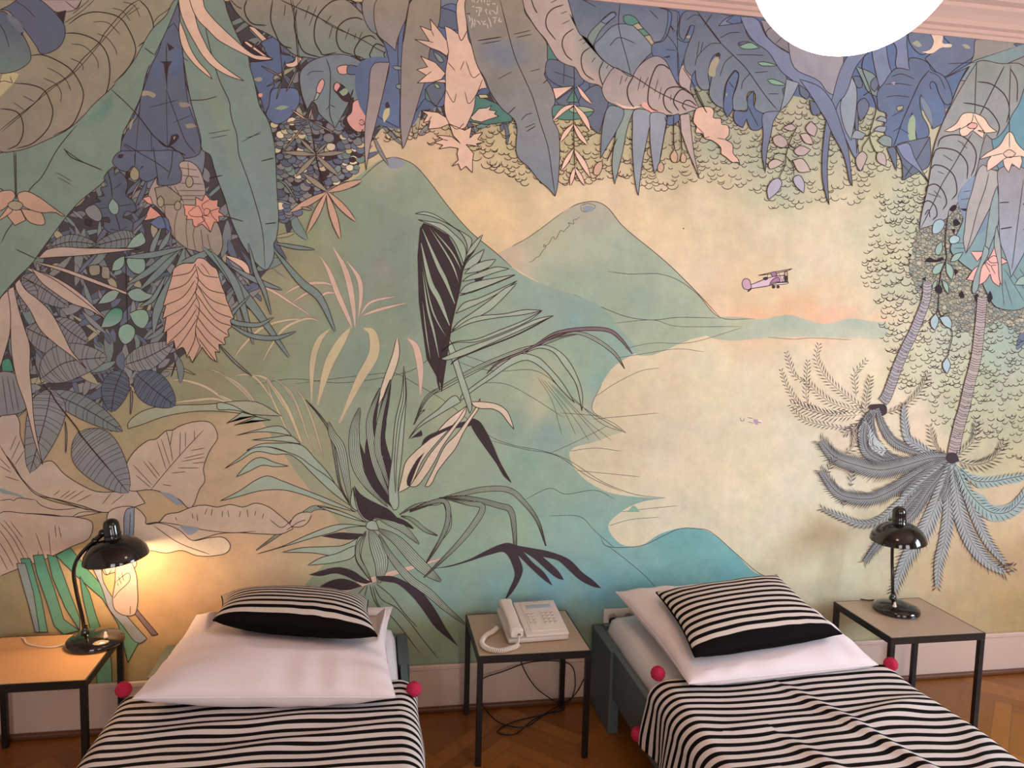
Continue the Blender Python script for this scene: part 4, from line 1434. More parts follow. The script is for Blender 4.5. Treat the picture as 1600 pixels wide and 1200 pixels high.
def run(text):
    ox = oy = 0; s = 1.0
    def tr(p): return [(ox+a/s, oy+b/s) for a, b in p]
    rng = random.Random(5)
    for ln in text.strip().split('\n'):
        ln = ln.strip()
        if not ln: continue
        op, rest = ln.split(' ', 1)
        if op == 'O':
            ox, oy, s = map(float, rest.split()); continue
        MU.step()
        if op in 'FfSs':
            col, pts = rest.split(' ', 1); P = tr(numlist(pts))
            Q = closed(P) if op in 'Ff' else np.array(P)
            poly(Q, col)
            if op == 'F': MU.step(); line(Q, 1.2, loop=True)
            if op == 'S':
                MU.step(); E = P+[P[0]]
                for i in range(len(P)): line([E[i], E[i+1]], 1.2, taper=False)
        elif op == 'Z':
            # a soft-edged wash worked wet into the shape below it
            col, pts = rest.split(' ', 1); Q = closed(tr(numlist(pts))); y0, y1, ca, cb = LASTF
            cen = Q.mean(0); rings = []; cols = []; fr = (1, .88, .74, .58, .4, .2)
            for k, q in enumerate(fr):
                rg = cen+(Q-cen)*q; t = np.clip((rg[:, 1]-y0)/(y1-y0+1e-9), 0, 1)[:, None]; bc = ca*(1-t)+cb*t; m_ = .75*(1-(1-k/(len(fr)-1))**2)
                m_ = .75*(k/(len(fr)-1))**.8; rings.append(rg); cols.append(bc*(1-m_)+pc(col)*m_)
            n = len(Q); F = [(k*n+i, k*n+(i+1) % n, (k+1)*n+(i+1) % n, (k+1)*n+i) for k in range(len(fr)-1) for i in range(n)]+[tuple((len(fr)-1)*n+i for i in range(n))]
            MU.put(np.vstack(rings), F, np.vstack(cols))
        elif op == 'L':
            w, pts = rest.split(' ', 1); line(spl(tr(numlist(pts)), 6), float(w)*1.1)
        elif op == 'B':
            c, w, pts = rest.split(' ', 2); blade(c, float(w)*(2/s if s > 1 else 1)*.85, tr(numlist(pts)), outline=c not in ('ys', 'ys2', 'in', 'pk4'))
            if c in ('ys', 'ys2', 'pk4'):
                S = np.array(spl(tr(numlist(pts)), 6)); k = np.linspace(0, 1, len(S)); a, b = ribbon(S, float(w)*(2/s if s > 1 else 1)*.425*np.sin(np.pi*k)**.75)
                line(a, .55, 'mv'); line(b, .55, 'mv')
        elif op == 'R':
            c, w, n, pts = rest.split(' ', 3); w = float(w)/s; n = int(int(n)*.75+.5); P = tr(numlist(pts))
            S, a, b = blade(c, w, P); MU.step()
            for i in range(n):
                t = (i+1)/(n+1); line(a*(1-t)+b*t, .7)
        elif op == 'V':
            c, w, n, pts = rest.split(' ', 3); w = float(w)/s*1.95; n = int(n)
            S = np.array(spl(tr(numlist(pts)), 10)); k = np.linspace(0, 1, len(S))
            hw = w/2*np.sin(np.pi*np.power(k, .9))**.66; a, b = ribbon(S, hw); m = len(S)
            MU.put(np.vstack([a, b]), [(i, i+1, m+i+1, m+i) for i in range(m-1)], pc(c)*.98)
            MU.step(); line(a, 1); line(b, 1); line(S, 1.3)
            for i in range(1, n+1):
                k0 = int((m-1)*i/(n+1)); k1 = min(m-1, k0+max(1, int(m*.09)))
                for e in (a, b):
                    line(spl([S[k0], S[k0]*.5+e[k1]*.5+(S[k0]-S[k1])*.12, e[k1]*.97+S[k1]*.03], 3), .75, taper=False)
        elif op == 'W':
            pts, ks = rest.split('|'); Q = closed(numlist(pts), 4); kk = [k.split(',') for k in ks.split()]
            K = np.array([(float(a), float(b)) for a, b, c in kk]); KC = np.array([pc(c) for a, b, c in kk])
            x0, y0 = Q.min(0); x1, y1 = Q.max(0); st = 11
            G = np.array([(x+(3 if int(y) % 2 else 0), y) for y in np.arange(y0+st/2, y1, st) for x in np.arange(x0+st/2, x1, st)])
            G = G[inside(Q, G)]
            G = G[(((G[:, None]-Q[None])**2).sum(2).min(1) > 12)]
            allp = np.vstack([Q, G]); nq = len(Q)
            vo, eo, fo, *_ = geometry.delaunay_2d_cdt([Vector(p) for p in allp], [(i, (i+1) % nq) for i in range(nq)], [], 1, 1e-4)
            vo = np.array([(p[0], p[1]) for p in vo])
            cen = np.array([vo[list(f)].mean(0) for f in fo]); ok = inside(Q, cen)
            MU.put(vo, [tuple(f) for f, k in zip(fo, ok) if k], idw(vo, K, KC))
        elif op == 'U':
            pts, bgc, n, pal = rest.split('|'); P = numlist(pts); poly(P, bgc); pal = pal.split(',')
            P = np.array(P); x0, y0 = P.min(0); x1, y1 = P.max(0); k = 0
            while k < int(n):
                p = (rng.uniform(x0, x1), rng.uniform(y0, y1))
                if not inside(P, [p])[0]: continue
                k += 1; MU.step(); a = rng.choice([.9, 1.2, 1.6, 2.3, 2.6, -.4])+rng.uniform(-.3, .3); L = rng.uniform(18, 60); w = rng.choice([6, 8, 11, 15])
                c, sn = math.cos(a)*L, math.sin(a)*L; cc = rng.choice(pal)
                blade(cc, w, [p, (p[0]+c*.5+rng.uniform(-5, 5), p[1]+sn*.5), (p[0]+c, p[1]+sn)], lw=.8, n=4)
        elif op in 'QG':
            f = rest.split('|'); P = np.array(tr(numlist(f[0]))); sz = float(f[1]); pal = f[2].split(',')
            fill = op == 'Q'; x0, y0 = P.min(0); x1, y1 = P.max(0)
            if len(f) > 3: poly(P, f[3])
            y = y1; rows = []
            while y > y0-sz:
                x = x0-sz+rng.uniform(0, sz)
                while x < x1+sz:
                    rows.append((x+rng.uniform(-.2, .2)*sz, y+rng.uniform(-.35, .35)*sz)); x += sz*rng.uniform(.75, 1.25)
                y -= sz*.62
            rows = [p for p, k in zip(rows, inside(P, rows)) if k]
            for i, (x, y) in enumerate(rows):
                if i % 40 == 0: MU.step()
                r = sz*rng.uniform(.42, .78)
                if fill:
                    if rng.random() < .12: continue
                    q = [(x+r*math.cos(t)*1.1, y+r*math.sin(t)*.9) for t in np.linspace(0, 2*np.pi, 9)[:-1]]; MU.put(q, [tuple(range(8))], pc(rng.choice(pal))*rng.uniform(.88, 1.1), True)
                    line([(x+r*math.cos(t)*1.1, y+r*math.sin(t)*.9) for t in np.linspace(-.4, np.pi+.4, 8)], 1.05 if sz > 8 else .7)
                else:
                    # sparser towards the lower rim of the foliage
                    if rng.random() < .54: continue
                    if rng.random() < .12: r *= 1.5
                    a0 = rng.uniform(-.3, .4); line([(x+r*math.cos(t)*.95, y+r*math.sin(t)*.8) for t in np.linspace(a0, np.pi-rng.uniform(-.3, .5), 7)], 1.15)
                    if rng.random() < .3: line([(x+r*.5, y-r*.2), (x+r*.62, y-r*.75)], .95)
        elif op[0] == 'H':
            c, w, ll, pts = (op[1:]+' '+rest).strip().split(' ', 3) if op == 'H' and 0 else (None,)*4
            f = rest.split(' ', 3); c, w, ll, pts = f[0], float(f[1]), float(f[2]), f[3]
            if c.startswith('in') and len(c) > 2: dens = int(c[2:])
            else: dens = 1
            S = np.array(spl(tr(numlist(pts)), 14)); seg = np.linalg.norm(np.diff(S, axis=0), axis=1); L = np.concatenate([[0], np.cumsum(seg)]); tot = L[-1]
            big = ll >= 30; ll = ll/s*2*(1.12 if dens == 1 and not big else .9); w = w/s
            if dens >= 2 or big:
                k = np.linspace(0, 1, len(S)); a, b = ribbon(S, ll*.55*np.sin(np.pi*np.clip(k*.9+.05, 0, 1))**.6)
                MU.put(np.vstack([a, b]), [(i, i+1, len(S)+i+1, len(S)+i) for i in range(len(S)-1)], pc('gs3' if dens == 3 else ('8b8c88' if dens == 2 else 'a0a49f')))
                MU.step()
            sp = {1: 6.4, 2: 3.5, 3: 7.0}[dens]
            d = 0; QV = []; QF = []; QC = []
            while d < tot:
                x = np.interp(d, L, S[:, 0]); y = np.interp(d, L, S[:, 1]); d2 = min(d+1.5, tot); x2 = np.interp(d2, L, S[:, 0]); y2 = np.interp(d2, L, S[:, 1])
                t = np.array([x2-x, y2-y]); t /= np.linalg.norm(t)+1e-9
                kk = d/tot; l = (1.2 if dens == 1 and not big else 1)*ll*(.5+.75*math.sin(math.pi*min(1, kk*.8+.1)))*rng.uniform(.85, 1.15)
                cc = pc('342d35')*rng.uniform(.7, 1.5)
                for sg in (-1, 1):
                    # leaflets point from the rib towards the tip of the frond
                    an = .72 if dens == 1 else .80; dr = -t*math.cos(an)+sg*np.array([-t[1], t[0]])*math.sin(an)
                    p0 = np.array([x, y]); p1 = p0+dr*l; nn = np.array([-dr[1], dr[0]])*(.60 if dens == 1 else .52)
                    k0 = len(QV); QV += [p0, p0*.45+p1*.55+nn*1.5, p1, p0*.5+p1*.5-nn*.9]; QF.append((k0, k0+1, k0+2, k0+3)); QC += [cc]*4
                d += sp
            MU.put(np.array(QV), QF, np.array(QC))
            line(S, 1.0 if dens > 1 else .6, 'in')
        elif op == 'K':
            c, w, pts = rest.split(' ', 2); w = float(w); S = np.array(spl(tr(numlist(pts)), 12)); a, b = ribbon(S, np.linspace(w*.5, w*.62, len(S)))
            MU.put(np.vstack([a, b]), [(i, i+1, len(S)+i+1, len(S)+i) for i in range(len(S)-1)], pc(c)); MU.step()
            line(a, .8); line(b, .8)
            seg = np.linalg.norm(np.diff(S, axis=0), axis=1); Lc = np.concatenate([[0], np.cumsum(seg)]); d = 0
            while d < Lc[-1]:
                k = np.interp(d, Lc, np.arange(len(S))); i = int(k); i = min(i, len(S)-1)
                u, v = a[i], b[i]; mid = (u+v)/2+np.array([rng.uniform(-1, 1), 2.2])
                line([u, mid, v], .8, taper=False)
                if rng.random() < .35: 
                    t = rng.uniform(.15, .7); p = u*(1-t)+v*t; line([p, p+np.array([2.5, 1])], 1.7, 'in')
                d += 4.2
        elif op == 'T':
            a, b, n, l = rest.split(' '); pass
            (x0, y0), (x1, y1) = tr(numlist(a+' '+b)); n = int(n); l = float(l)/s
            for i in range(n):
                t = i/(n-1); x = x0+(x1-x0)*t; y = y0+(y1-y0)*t; line([(x, y), (x+1, y+l*rng.uniform(.6, 1.1))], .5, '8a8f82')
        elif op == 'T2':
            line(spl(tr(numlist(rest)), 4), 1.5, 'd9c6ba')
# ground coat
BASE = '''640,200,dcb88c 700,250,e2c08e 600,225,d9bb8c 560,270,c8b684 850,310,e9c797 780,340,f0ca8a 740,330,f0ca8e 1000,300,e5c699 1100,320,e3c79b 1200,350,e2cca0 1290,350,e0cb9f 1250,430,dfcba1 1100,420,e6ca9c 1050,380,e9cc98 1150,470,e4c38f 1330,470,e0c698 1300,400,e0c8a0 1330,420,ddc79c
1020,350,ebcd99 950,300,e8c89a 900,300,ebc99a 1150,489,efb882 1190,491,f0b47c 1230,482,eeb880 1270,482,f0b47e 1300,492,efb084 1330,491,ecb68a 1370,496,ecc290 1200,472,e4c694 1290,470,e3c698 1360,478,e0c69a 1130,480,e8c494
1100,570,ded0a4 1030,590,dcc99c 1180,600,e2d0a4 1000,620,dcc698 950,630,d5c396 1250,560,e4cfa4 1330,560,e6d2a8 1100,650,ddcea6 1200,680,e4d3a6 1000,690,d8c69c 920,715,d2c69a 1050,740,e0cfa6 1150,780,e2d3aa 1250,720,dcd0aa 1230,820,dcd1aa 1050,800,ddcfa8 1000,820,d9cfa4 1180,850,dbd0a6 1250,880,d6ceA2 1330,880,d0c79c 1300,930,bdb68e 1290,780,dfd3ac 1320,640,e8d2a8
1400,640,e8cfa6 1440,690,e2c49a 1380,900,cdbf94 1450,900,c8ac7c 1540,900,bf9d6a 1590,880,c09c68 1500,950,b99c68 1590,960,b09258 1420,960,bfae7c 1550,820,d2b080 1580,780,d8b888 1450,800,d2ba92
1420,580,c6bf94 1500,600,b6b48c 1560,600,a9ad8a 1500,650,b8b58c 1580,660,b2ae84 1560,720,bdb184 1590,500,90a292 1500,520,a9b198 1400,520,cfc698 1370,480,d2c79a 1380,400,c4be90 1420,350,b4b58e 1350,370,cdc498 1390,450,b8ba90 1450,450,a4ac8c 1420,300,b8ba92 1380,260,bcb78c 1560,560,9cab90
600,190,cdb888 680,205,dfb98c 760,215,cab482 800,230,c2b27c 700,190,c8b47e 850,220,b8ab7a 860,270,c9b684 900,240,b5ab7a 940,250,c2b080 1000,260,c0b083 1060,270,bfb086 1060,220,a69f7c 1120,230,a2a888 1120,280,c4b58a 1180,250,a4a888 1180,300,b9b68c 1220,300,aab28c 1240,260,a5a888 1290,290,bdb68a 1300,230,a6aa88 1350,240,b0b087 1350,300,c4ba8e 1330,180,a0a488 1100,160,929a7e 1000,180,9aa080
820,285,cfb986 760,262,dcbc8a 1020,300,dcc293 1100,300,dcc294 1320,320,d8c498 1200,330,cfc193
300,600,968f66 250,560,948c64 230,660,a89a6c 300,690,ba9c70 280,740,bd9d72 350,700,c6a67c 420,700,c4a67c 400,780,cda77c 350,760,c0a27a 450,830,c8a67a 400,850,cca276 330,900,cfa572 280,880,d6a66e 240,960,c59a66 300,960,c29a68 420,900,c9aa7e 480,900,c4ae80 350,940,c8a070
120,850,b59a6a 60,920,8f8560 10,960,857c5a 150,920,c8a468 110,960,b89860 20,880,958a60 150,1040,7d7848 190,1000,a08a58 0,1050,706a50
200,640,a0946a 60,700,b89c72 0,640,a89068 140,700,b39a6c 550,930,9aa480 600,1000,8a9a76 680,1010,838f68 760,1000,8d8a66 900,1000,818a68 1000,1000,8a8a68 1200,980,b0ac80 1250,1000,a0985f 1100,1000,90906a 1400,1010,a08f5a 300,1050,8a7a50'''
kk = [k.split(',') for k in BASE.split()]
K = np.array([(float(a), float(b)) for a, b, c in kk]); KC = np.array([pc(c) for a, b, c in kk])
WX0, WX1, WZ1 = -3.2, 4.5, 3.107
gx = np.linspace(WX0, WX1, 300); gz = np.linspace(0, WZ1, 150)
GX, GZ = np.meshgrid(gx, gz); W = np.stack([GX.ravel(), GZ.ravel()], 1)
Pp = offwall(W); Pc = Pp.copy(); Pc[:, 0] = np.clip(Pc[:, 0], -60, 1660); Pc[:, 1] = np.clip(Pc[:, 1], -40, 1100)
MU.V.append(np.stack([W[:, 0], np.zeros(len(W)), W[:, 1]], 1)); MU.C.append(idw(Pc, K, KC, 3.2)); nx = len(gx)
MU.F += [(j*nx+i, j*nx+i+1, (j+1)*nx+i+1, (j+1)*nx+i) for j in range(len(gz)-1) for i in range(nx-1)]
MU.nv = len(W)
run(MURAL)
def wall_mesh():
    V = np.vstack(MU.V); C = np.vstack(MU.C)
    # paint films never reach past the edges of the wall
    V[:, 2] = np.clip(V[:, 2], .0, WZ1); V[:, 0] = np.clip(V[:, 0], WX0, WX1)
    n = len(V)
    me = bpy.data.meshes.new('wall_back'); me.from_pydata(V.tolist(), [], MU.F)
    ca = me.color_attributes.new('paint', 'FLOAT_COLOR', 'POINT')
    ca.data.foreach_set('color', np.hstack([C, np.ones((n, 1))]).astype(np.float32).ravel())
    m = bpy.data.materials.new('wall_painting'); m.use_nodes = True; nt = m.node_tree; b = nt.nodes['Principled BSDF']
    b.inputs['Roughness'].default_value = .8; b.inputs['Specular IOR Level'].default_value = .25
    at = nt.nodes.new('ShaderNodeAttribute'); at.attribute_name = 'paint'
    tc = nt.nodes.new('ShaderNodeTexCoord')
    def noise(sc, det, ro=.6):
        q = nt.nodes.new('ShaderNodeTexNoise'); q.inputs['Scale'].default_value = sc; q.inputs['Detail'].default_value = det; q.inputs['Roughness'].default_value = ro
        nt.links.new(tc.outputs['Object'], q.inputs['Vector']); return q
    def ramp(src, lo, hi):
        q = nt.nodes.new('ShaderNodeMapRange'); q.inputs[1].default_value = .3; q.inputs[2].default_value = .7
        q.inputs[3].default_value = lo; q.inputs[4].default_value = hi; nt.links.new(src.outputs[0], q.inputs[0]); return q.outputs[0]
    def mul(a, bb):
        q = nt.nodes.new('ShaderNodeMix'); q.data_type = 'RGBA'; q.blend_type = 'MULTIPLY'; q.inputs[0].default_value = 1
        nt.links.new(a, q.inputs[6]); nt.links.new(bb, q.inputs[7]); return q.outputs[2]
    col = at.outputs['Color']
    for r0, n0 in ((ramp(noise(3.5, 5), .93, 1.07), None), (ramp(noise(13, 7, .72), .90, 1.10), None)):
        cb = nt.nodes.new('ShaderNodeCombineColor')
        for i in range(3): nt.links.new(r0, cb.inputs[i])
        col = mul(col, cb.outputs[0])
    cb = nt.nodes.new('ShaderNodeCombineColor')
    nt.links.new(ramp(noise(5.1, 4), .96, 1.04), cb.inputs[0]); nt.links.new(ramp(noise(6.3, 4), .98, 1.02), cb.inputs[1]); nt.links.new(ramp(noise(4.3, 4), .94, 1.06), cb.inputs[2])
    nt.links.new(mul(col, cb.outputs[0]), b.inputs['Base Color'])
    me.materials.append(m); me.update()
    o = bpy.data.objects.new('wall_back', me); COL.objects.link(o); struct(o)
    return o
wall_mesh()
# ---------------------------------------------------------------- the room
X0, X1, Y0, Y1, H = -3.2, 4.5, -6.0, 0.0, 3.107
HC = H+.16          # the flat ceiling sits above the cornice
def wall_with_holes(name, axis, pos, a0, a1, z1, holes, m='white_wall', th=.12, sign=1):
    """a wall in the plane axis=pos with rectangular openings (a, b, z0, z1)"""
    mb = MB(); cuts = sorted(set([a0, a1]+[h[0] for h in holes]+[h[1] for h in holes]))
    for i in range(len(cuts)-1):
        a, b = cuts[i], cuts[i+1]; hs = [h for h in holes if h[0] <= a and h[1] >= b]
        rng_ = [(0, z1)] if not hs else [(0, hs[0][2]), (hs[0][3], z1)]
        for (p, q) in rng_:
            if axis == 'x': mb.box((min(pos, pos+sign*th), a, p), (max(pos, pos+sign*th), b, q))
            else: mb.box((a, min(pos, pos+sign*th), p), (b, max(pos, pos+sign*th), q))
    return struct(mb.build(name, m, smooth=False))
WR = [(-3.05, -1.55, .8, 2.7)]
WF = [(-1.45, .05, .8, 2.7), (1.65, 3.15, .8, 2.7)]
wall_with_holes('wall_right', 'x', X1, Y0, Y1, HC, WR)
wall_with_holes('wall_left', 'x', X0, Y0, Y1, HC, [], sign=-1)
wall_with_holes('wall_front', 'y', Y0, X0-.12, X1+.12, HC, WF, sign=-1)
mb = MB(); mb.box((X0-.12, .006, 0), (X1+.12, .13, HC)); struct(mb.build('wall_rear', 'white_wall', smooth=False))
mb = MB(); mb.box((X0-.12, Y0-.12, HC), (X1+.12, .13, HC+.1)); struct(mb.build('ceiling', 'ceiling', smooth=False))
def window(name, axis, pos, a0, a1, z0, z1):
    mb = MB(); t = .06
    def bx(a, b, p, q, d0=-.02, d1=.06):
        if axis == 'x': mb.box((pos+d0, a, p), (pos+d1, b, q))
        else: mb.box((a, pos-d1, p), (b, pos-d0, q))
    mid = (a0+a1)/2
    bx(a0, a0+t, z0, z1); bx(a1-t, a1, z0, z1); bx(a0+t, a1-t, z0, z0+t); bx(a0+t, a1-t, z1-t, z1)
    bx(mid-.03, mid+.03, z0+t, z1-t); bx(a0+t, mid-.03, z1-.55, z1-.5); bx(mid+.03, a1-t, z1-.55, z1-.5)
    bx(a0-.06, a1+.06, z0-.05, z0, -.1, .0)
    struct(mb.build(name, 'frame', smooth=False))
window('window_1', 'x', X1, -3.05, -1.55, .8, 2.7)
window('fill_window_1', 'y', Y0, -1.45, .05, .8, 2.7)  # this and the next: unseen windows added to carry the soft rear fill
window('fill_window_2', 'y', Y0, 1.65, 3.15, .8, 2.7)
# cornice: a stepped plaster profile swept round the room, (distance from wall, height)
prof = [(0, 3.107), (.012, 3.107), (.016, 3.122), (.028, 3.126), (.032, 3.140), (.052, 3.146), (.060, 3.165), (.085, 3.185), (.11, 3.20), (.115, 3.215), (.15, 3.222), (.155, 3.236), (.19, 3.243), (.195, 3.258), (.24, HC-.004), (.24, HC), (0, HC)]
mb = MB(); L = len(prof)
ring = []
for (d, z) in prof:
    ring += [(X0+d, Y1-d, z), (X1-d, Y1-d, z), (X1-d, Y0+d, z), (X0+d, Y0+d, z)]
F = []
for k in range(L-1):
    for i in range(4):
        j = (i+1) % 4; F.append((k*4+i, k*4+j, (k+1)*4+j, (k+1)*4+i))
mb.add(ring, F); struct(mb.build('trim_1', 'ceiling', smooth=False))
# baseboards and the dark wooden shoe moulding
mb = MB(); mb.box((X0, -.016, 0), (X1, 0-.0061, .20), .003); mb.box((X0, -.022, .19), (X1, -.0061, .212), .004)
struct(mb.build('baseboard_back', 'base', smooth=False))
mb = MB(); mb.box((X0, Y0, 0), (X0+.016, Y1-.02, .212), .003); struct(mb.build('baseboard_left', 'base', smooth=False))
mb = MB(); mb.box((X1-.016, Y0, 0), (X1, Y1-.02, .212), .003); struct(mb.build('baseboard_right', 'base', smooth=False))
mb = MB(); mb.box((X0, -.04, 0), (X1, -.0162, .022), .006); struct(mb.build('trim_2', 'shoe', smooth=False))
# herringbone parquet
fm = bpy.data.materials.new('oak_parquet'); fm.use_nodes = True; nt = fm.node_tree; b = nt.nodes['Principled BSDF']
b.inputs['Roughness'].default_value = .33
tc = nt.nodes.new('ShaderNodeTexCoord'); at = nt.nodes.new('ShaderNodeAttribute'); at.attribute_name = 'tone'
mp = nt.nodes.new('ShaderNodeMapping'); mp.inputs['Scale'].default_value = (6, 6, 1); nt.links.new(tc.outputs['Object'], mp.inputs[0])
n = nt.nodes.new('ShaderNodeTexNoise'); n.inputs['Scale'].default_value = 6; n.inputs['Detail'].default_value = 6; nt.links.new(mp.outputs[0], n.inputs['Vector'])
cr = nt.nodes.new('ShaderNodeValToRGB'); cr.color_ramp.elements[0].color = (*lin(hx('78420f')), 1); cr.color_ramp.elements[1].color = (*lin(hx('bb7a34')), 1)
ad = nt.nodes.new('ShaderNodeMath'); ad.operation = 'MULTIPLY_ADD'; ad.inputs[1].default_value = .45
nt.links.new(n.outputs[0], ad.inputs[0]); nt.links.new(at.outputs['Fac'], ad.inputs[2]); nt.links.new(ad.outputs[0], cr.inputs[0]); nt.links.new(cr.outputs[0], b.inputs['Base Color'])
mb = MB(); tones = []
mb.box((X0, Y0, -.03), (X1, Y1, -.0015)); tones += [.05]*8
pw, pl = .07, .42
c45 = math.cos(R(45)); rng_ = random.Random(3)
def slab(cx, cy, ang):
    hx_, hy_ = pl/2-.0008, pw/2-.0008; q = []
    for sx, sy in ((-1, -1), (1, -1), (1, 1), (-1, 1)):
        x = cx+sx*hx_*math.cos(ang)-sy*hy_*math.sin(ang); y = cy+sx*hx_*math.sin(ang)+sy*hy_*math.cos(ang)
        q.append((x, y, 0))
    if min(p[0] for p in q) < X0+.01 or max(p[0] for p in q) > X1-.01 or min(p[1] for p in q) < -2.9 or max(p[1] for p in q) > Y1-.005: return
    mb.add(q, [(0, 1, 2, 3)]); tones.extend([rng_.uniform(.0, .45)]*4)
for i in range(-60, 60):
    for j in range(-8, 20):
        # herringbone cell in the frame turned by 45 degrees
        for kind in (0, 1):
            u = i*pw + j*pl + (pl/2 if kind == 0 else pw/2+pl-0*pw); v = i*pw - j*pl + (pw/2 if kind == 0 else pl/2+0*pw)
            if kind == 1: u = i*pw+j*pl+pl+pw/2-0; v = i*pw-j*pl-pl/2+pw
            x = u*c45-v*c45; y = u*c45+v*c45
            slab(x+.3, y-2.0, R(45) if kind == 0 else R(135))
o = mb.build('floor', fm, smooth=False); struct(o)
if len(o.data.vertices) == len(tones):
    ta = o.data.attributes.new('tone', 'FLOAT', 'POINT'); ta.data.foreach_set('value', tones)
# ---------------------------------------------------------------- side tables
TW, TD, TH = .4555, .4166, .451
def side_table(x, y, label, top='table'):
    """x, y: the front left corner"""
    t = thing('side_table', (x+TW/2, y+TD/2, 0), 0, label, 'table', 'black steel side tables')
    hw, hd, s = TW/2, TD/2, .022
    mb = MB(); mb.box((-hw+.006, -hd+.006, TH-.016), (hw-.006, hd-.006, TH), .001); mb.build('tabletop', top, t, smooth=False)
    mb = MB()
    z0, z1 = TH-.030, TH-.0005
    mb.box((-hw, -hd, z0), (hw, -hd+.006, z1)); mb.box((-hw, hd-.006, z0), (hw, hd, z1))
    mb.box((-hw, -hd+.006, z0), (-hw+.006, hd-.006, z1)); mb.box((hw-.006, -hd+.006, z0), (hw, hd-.006, z1))
    mb.box((-hw+.006, -hd+.006, z0), (hw-.006, hd-.006, z0+.012))
    mb.build('table_frame', 'black', t, smooth=False)
    for sx in (-1, 1):
        for sy in (-1, 1):
            mb = MB(); x0 = -hw if sx < 0 else hw-s; y0 = -hd if sy < 0 else hd-s
            mb.box((x0, y0, 0), (x0+s, y0+s, z0-.0002), .001); mb.build('leg', 'black', t, smooth=False)
    return t
side_table(.406, -.4665, 'black framed side table with pale top carrying the telephone')
side_table(2.161, -.506, 'black framed side table with pale top carrying the unlit lamp')
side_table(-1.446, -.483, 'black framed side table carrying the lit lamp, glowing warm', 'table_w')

# ---------------------------------------------------------------- desk lamps
def desk_lamp(loc, rz, label, lit, cordpts, cordmat, tilt=0, tiltx=0, hd=.075, hy=0):
    t = thing('desk_lamp', loc, rz, label, 'lamp', 'black domed desk lamps')
    mb = MB(); S = 1.0
    mb.lathe([(.001, 0), (.096, 0), (.103, .006), (.103, .014), (.098, .024), (.080, .034), (.055, .042), (.028, .048), (.001, .049)], n=48, sx=1.02, sy=.98)
    base = mb.build('lamp_base', 'enamel', t)
    mb = MB(); mb.lathe([(.010, .030), (.010, .040), (.007, .044), (.004, .058), (.001, .060)], c=(.045, -.035, 0), n=14); mb.build('switch', 'cord', base)
    mb = MB(); mb.lathe([(.016, .040), (.016, .052), (.012, .060), (.009, .068), (.009, .075)], c=(-.035, 0, 0), n=20)
    mb.tube(spl([(-.035, 0, .045), (-.045, 0, .12), (-.062, 0, .22), (-.068, 0, .30), (-.060+hd*.2, 0, .36), (hd-.072, hy*.9, .415)], 8), .0075, 12)
    mb.build('stem', 'enamel', t)
    # shade: dome, then the socket housing on top
    rx = Matrix.Rotation(tilt, 4, 'Y') @ Matrix.Rotation(tiltx, 4, 'X'); c = Vector((hd, hy, .340)); Q = .83
    prof = [(r*Q, z*.86) for r, z in [(.142, -.004), (.145, 0), (.143, .010), (.134, .033), (.117, .056), (.094, .075), (.066, .088), (.038, .094)]]
    inner = [(r-.003, z-.003) for r, z in prof[1:]]
    mb = MB(); mb.lathe(prof, c=c, n=64, mtx=rx); sh = mb.build('lamp_shade', 'enamel', t)
    mb = MB(); mb.lathe(inner[::-1]+[(.142*Q, -.0035)], c=c, n=64, mtx=rx); mb.build('shade_lining', 'shade_in', t)
    mb = MB(); mb.lathe([(.0315, .078), (.034, .080), (.031, .086), (.030, .128), (.028, .141), (.022, .150), (.011, .156), (.001, .157)], c=c, n=36, mtx=rx)
    mb.lathe([(.031, .092), (.0325, .094), (.0325, .098), (.031, .100)], c=c, n=36, mtx=rx)
    mb.build('bulb_housing', 'enamel', t)
    j = c + (rx @ Vector((-.030, 0, .105)))
    mb = MB(); mb.tube([(hd-.074, hy*.9, .412), tuple(j)], .010, 14); mb.sphere((j.x-.004, j.y, j.z), .015); mb.sphere((hd-.075, hy*.9, .411), .0125); mb.build('joint', 'enamel', t)
    mb = MB(); bc = c + (rx @ Vector((0, 0, .036))); mb.sphere(tuple(bc), .023); mb.build('bulb', 'bulb' if lit else 'bulb_off', t)
    if cordpts:
        mb = MB(); mb.tube(spl(cordpts, 8), .0028, 8); mb.build('power_cord', cordmat, t)
    return t
desk_lamp((-1.062, -.172, TH), R(4), 'black domed desk lamp, switched on, standing on the table left of the beds', True,
          [(-.10, .0, .010), (-.14, -.01, .004), (-.19, .0, .004), (-.25, .04, .004), (-.275, .085, .006), (-.30, .115, .0)], 'cord', tilt=R(-7), hd=.082)
desk_lamp((2.386, -.232, TH), R(-97), 'black domed desk lamp, switched off, standing on the table right of the right bed', False,
          [(-.10, .0, .010), (-.125, -.03, .004), (-.12, -.07, .004), (-.135, -.10, .004)], 'blackcord', tilt=R(2), tiltx=R(3), hd=.012, hy=-.022)
# light of the lit lamp
ld = bpy.data.lights.new('lamp_light', 'POINT'); ld.energy = 3.0; ld.color = (1, .68, .36); ld.shadow_soft_size = .024
lo = bpy.data.objects.new('lamp_light', ld); COL.objects.link(lo); lo.location = (-1.062+.08, -.168, TH+.335)

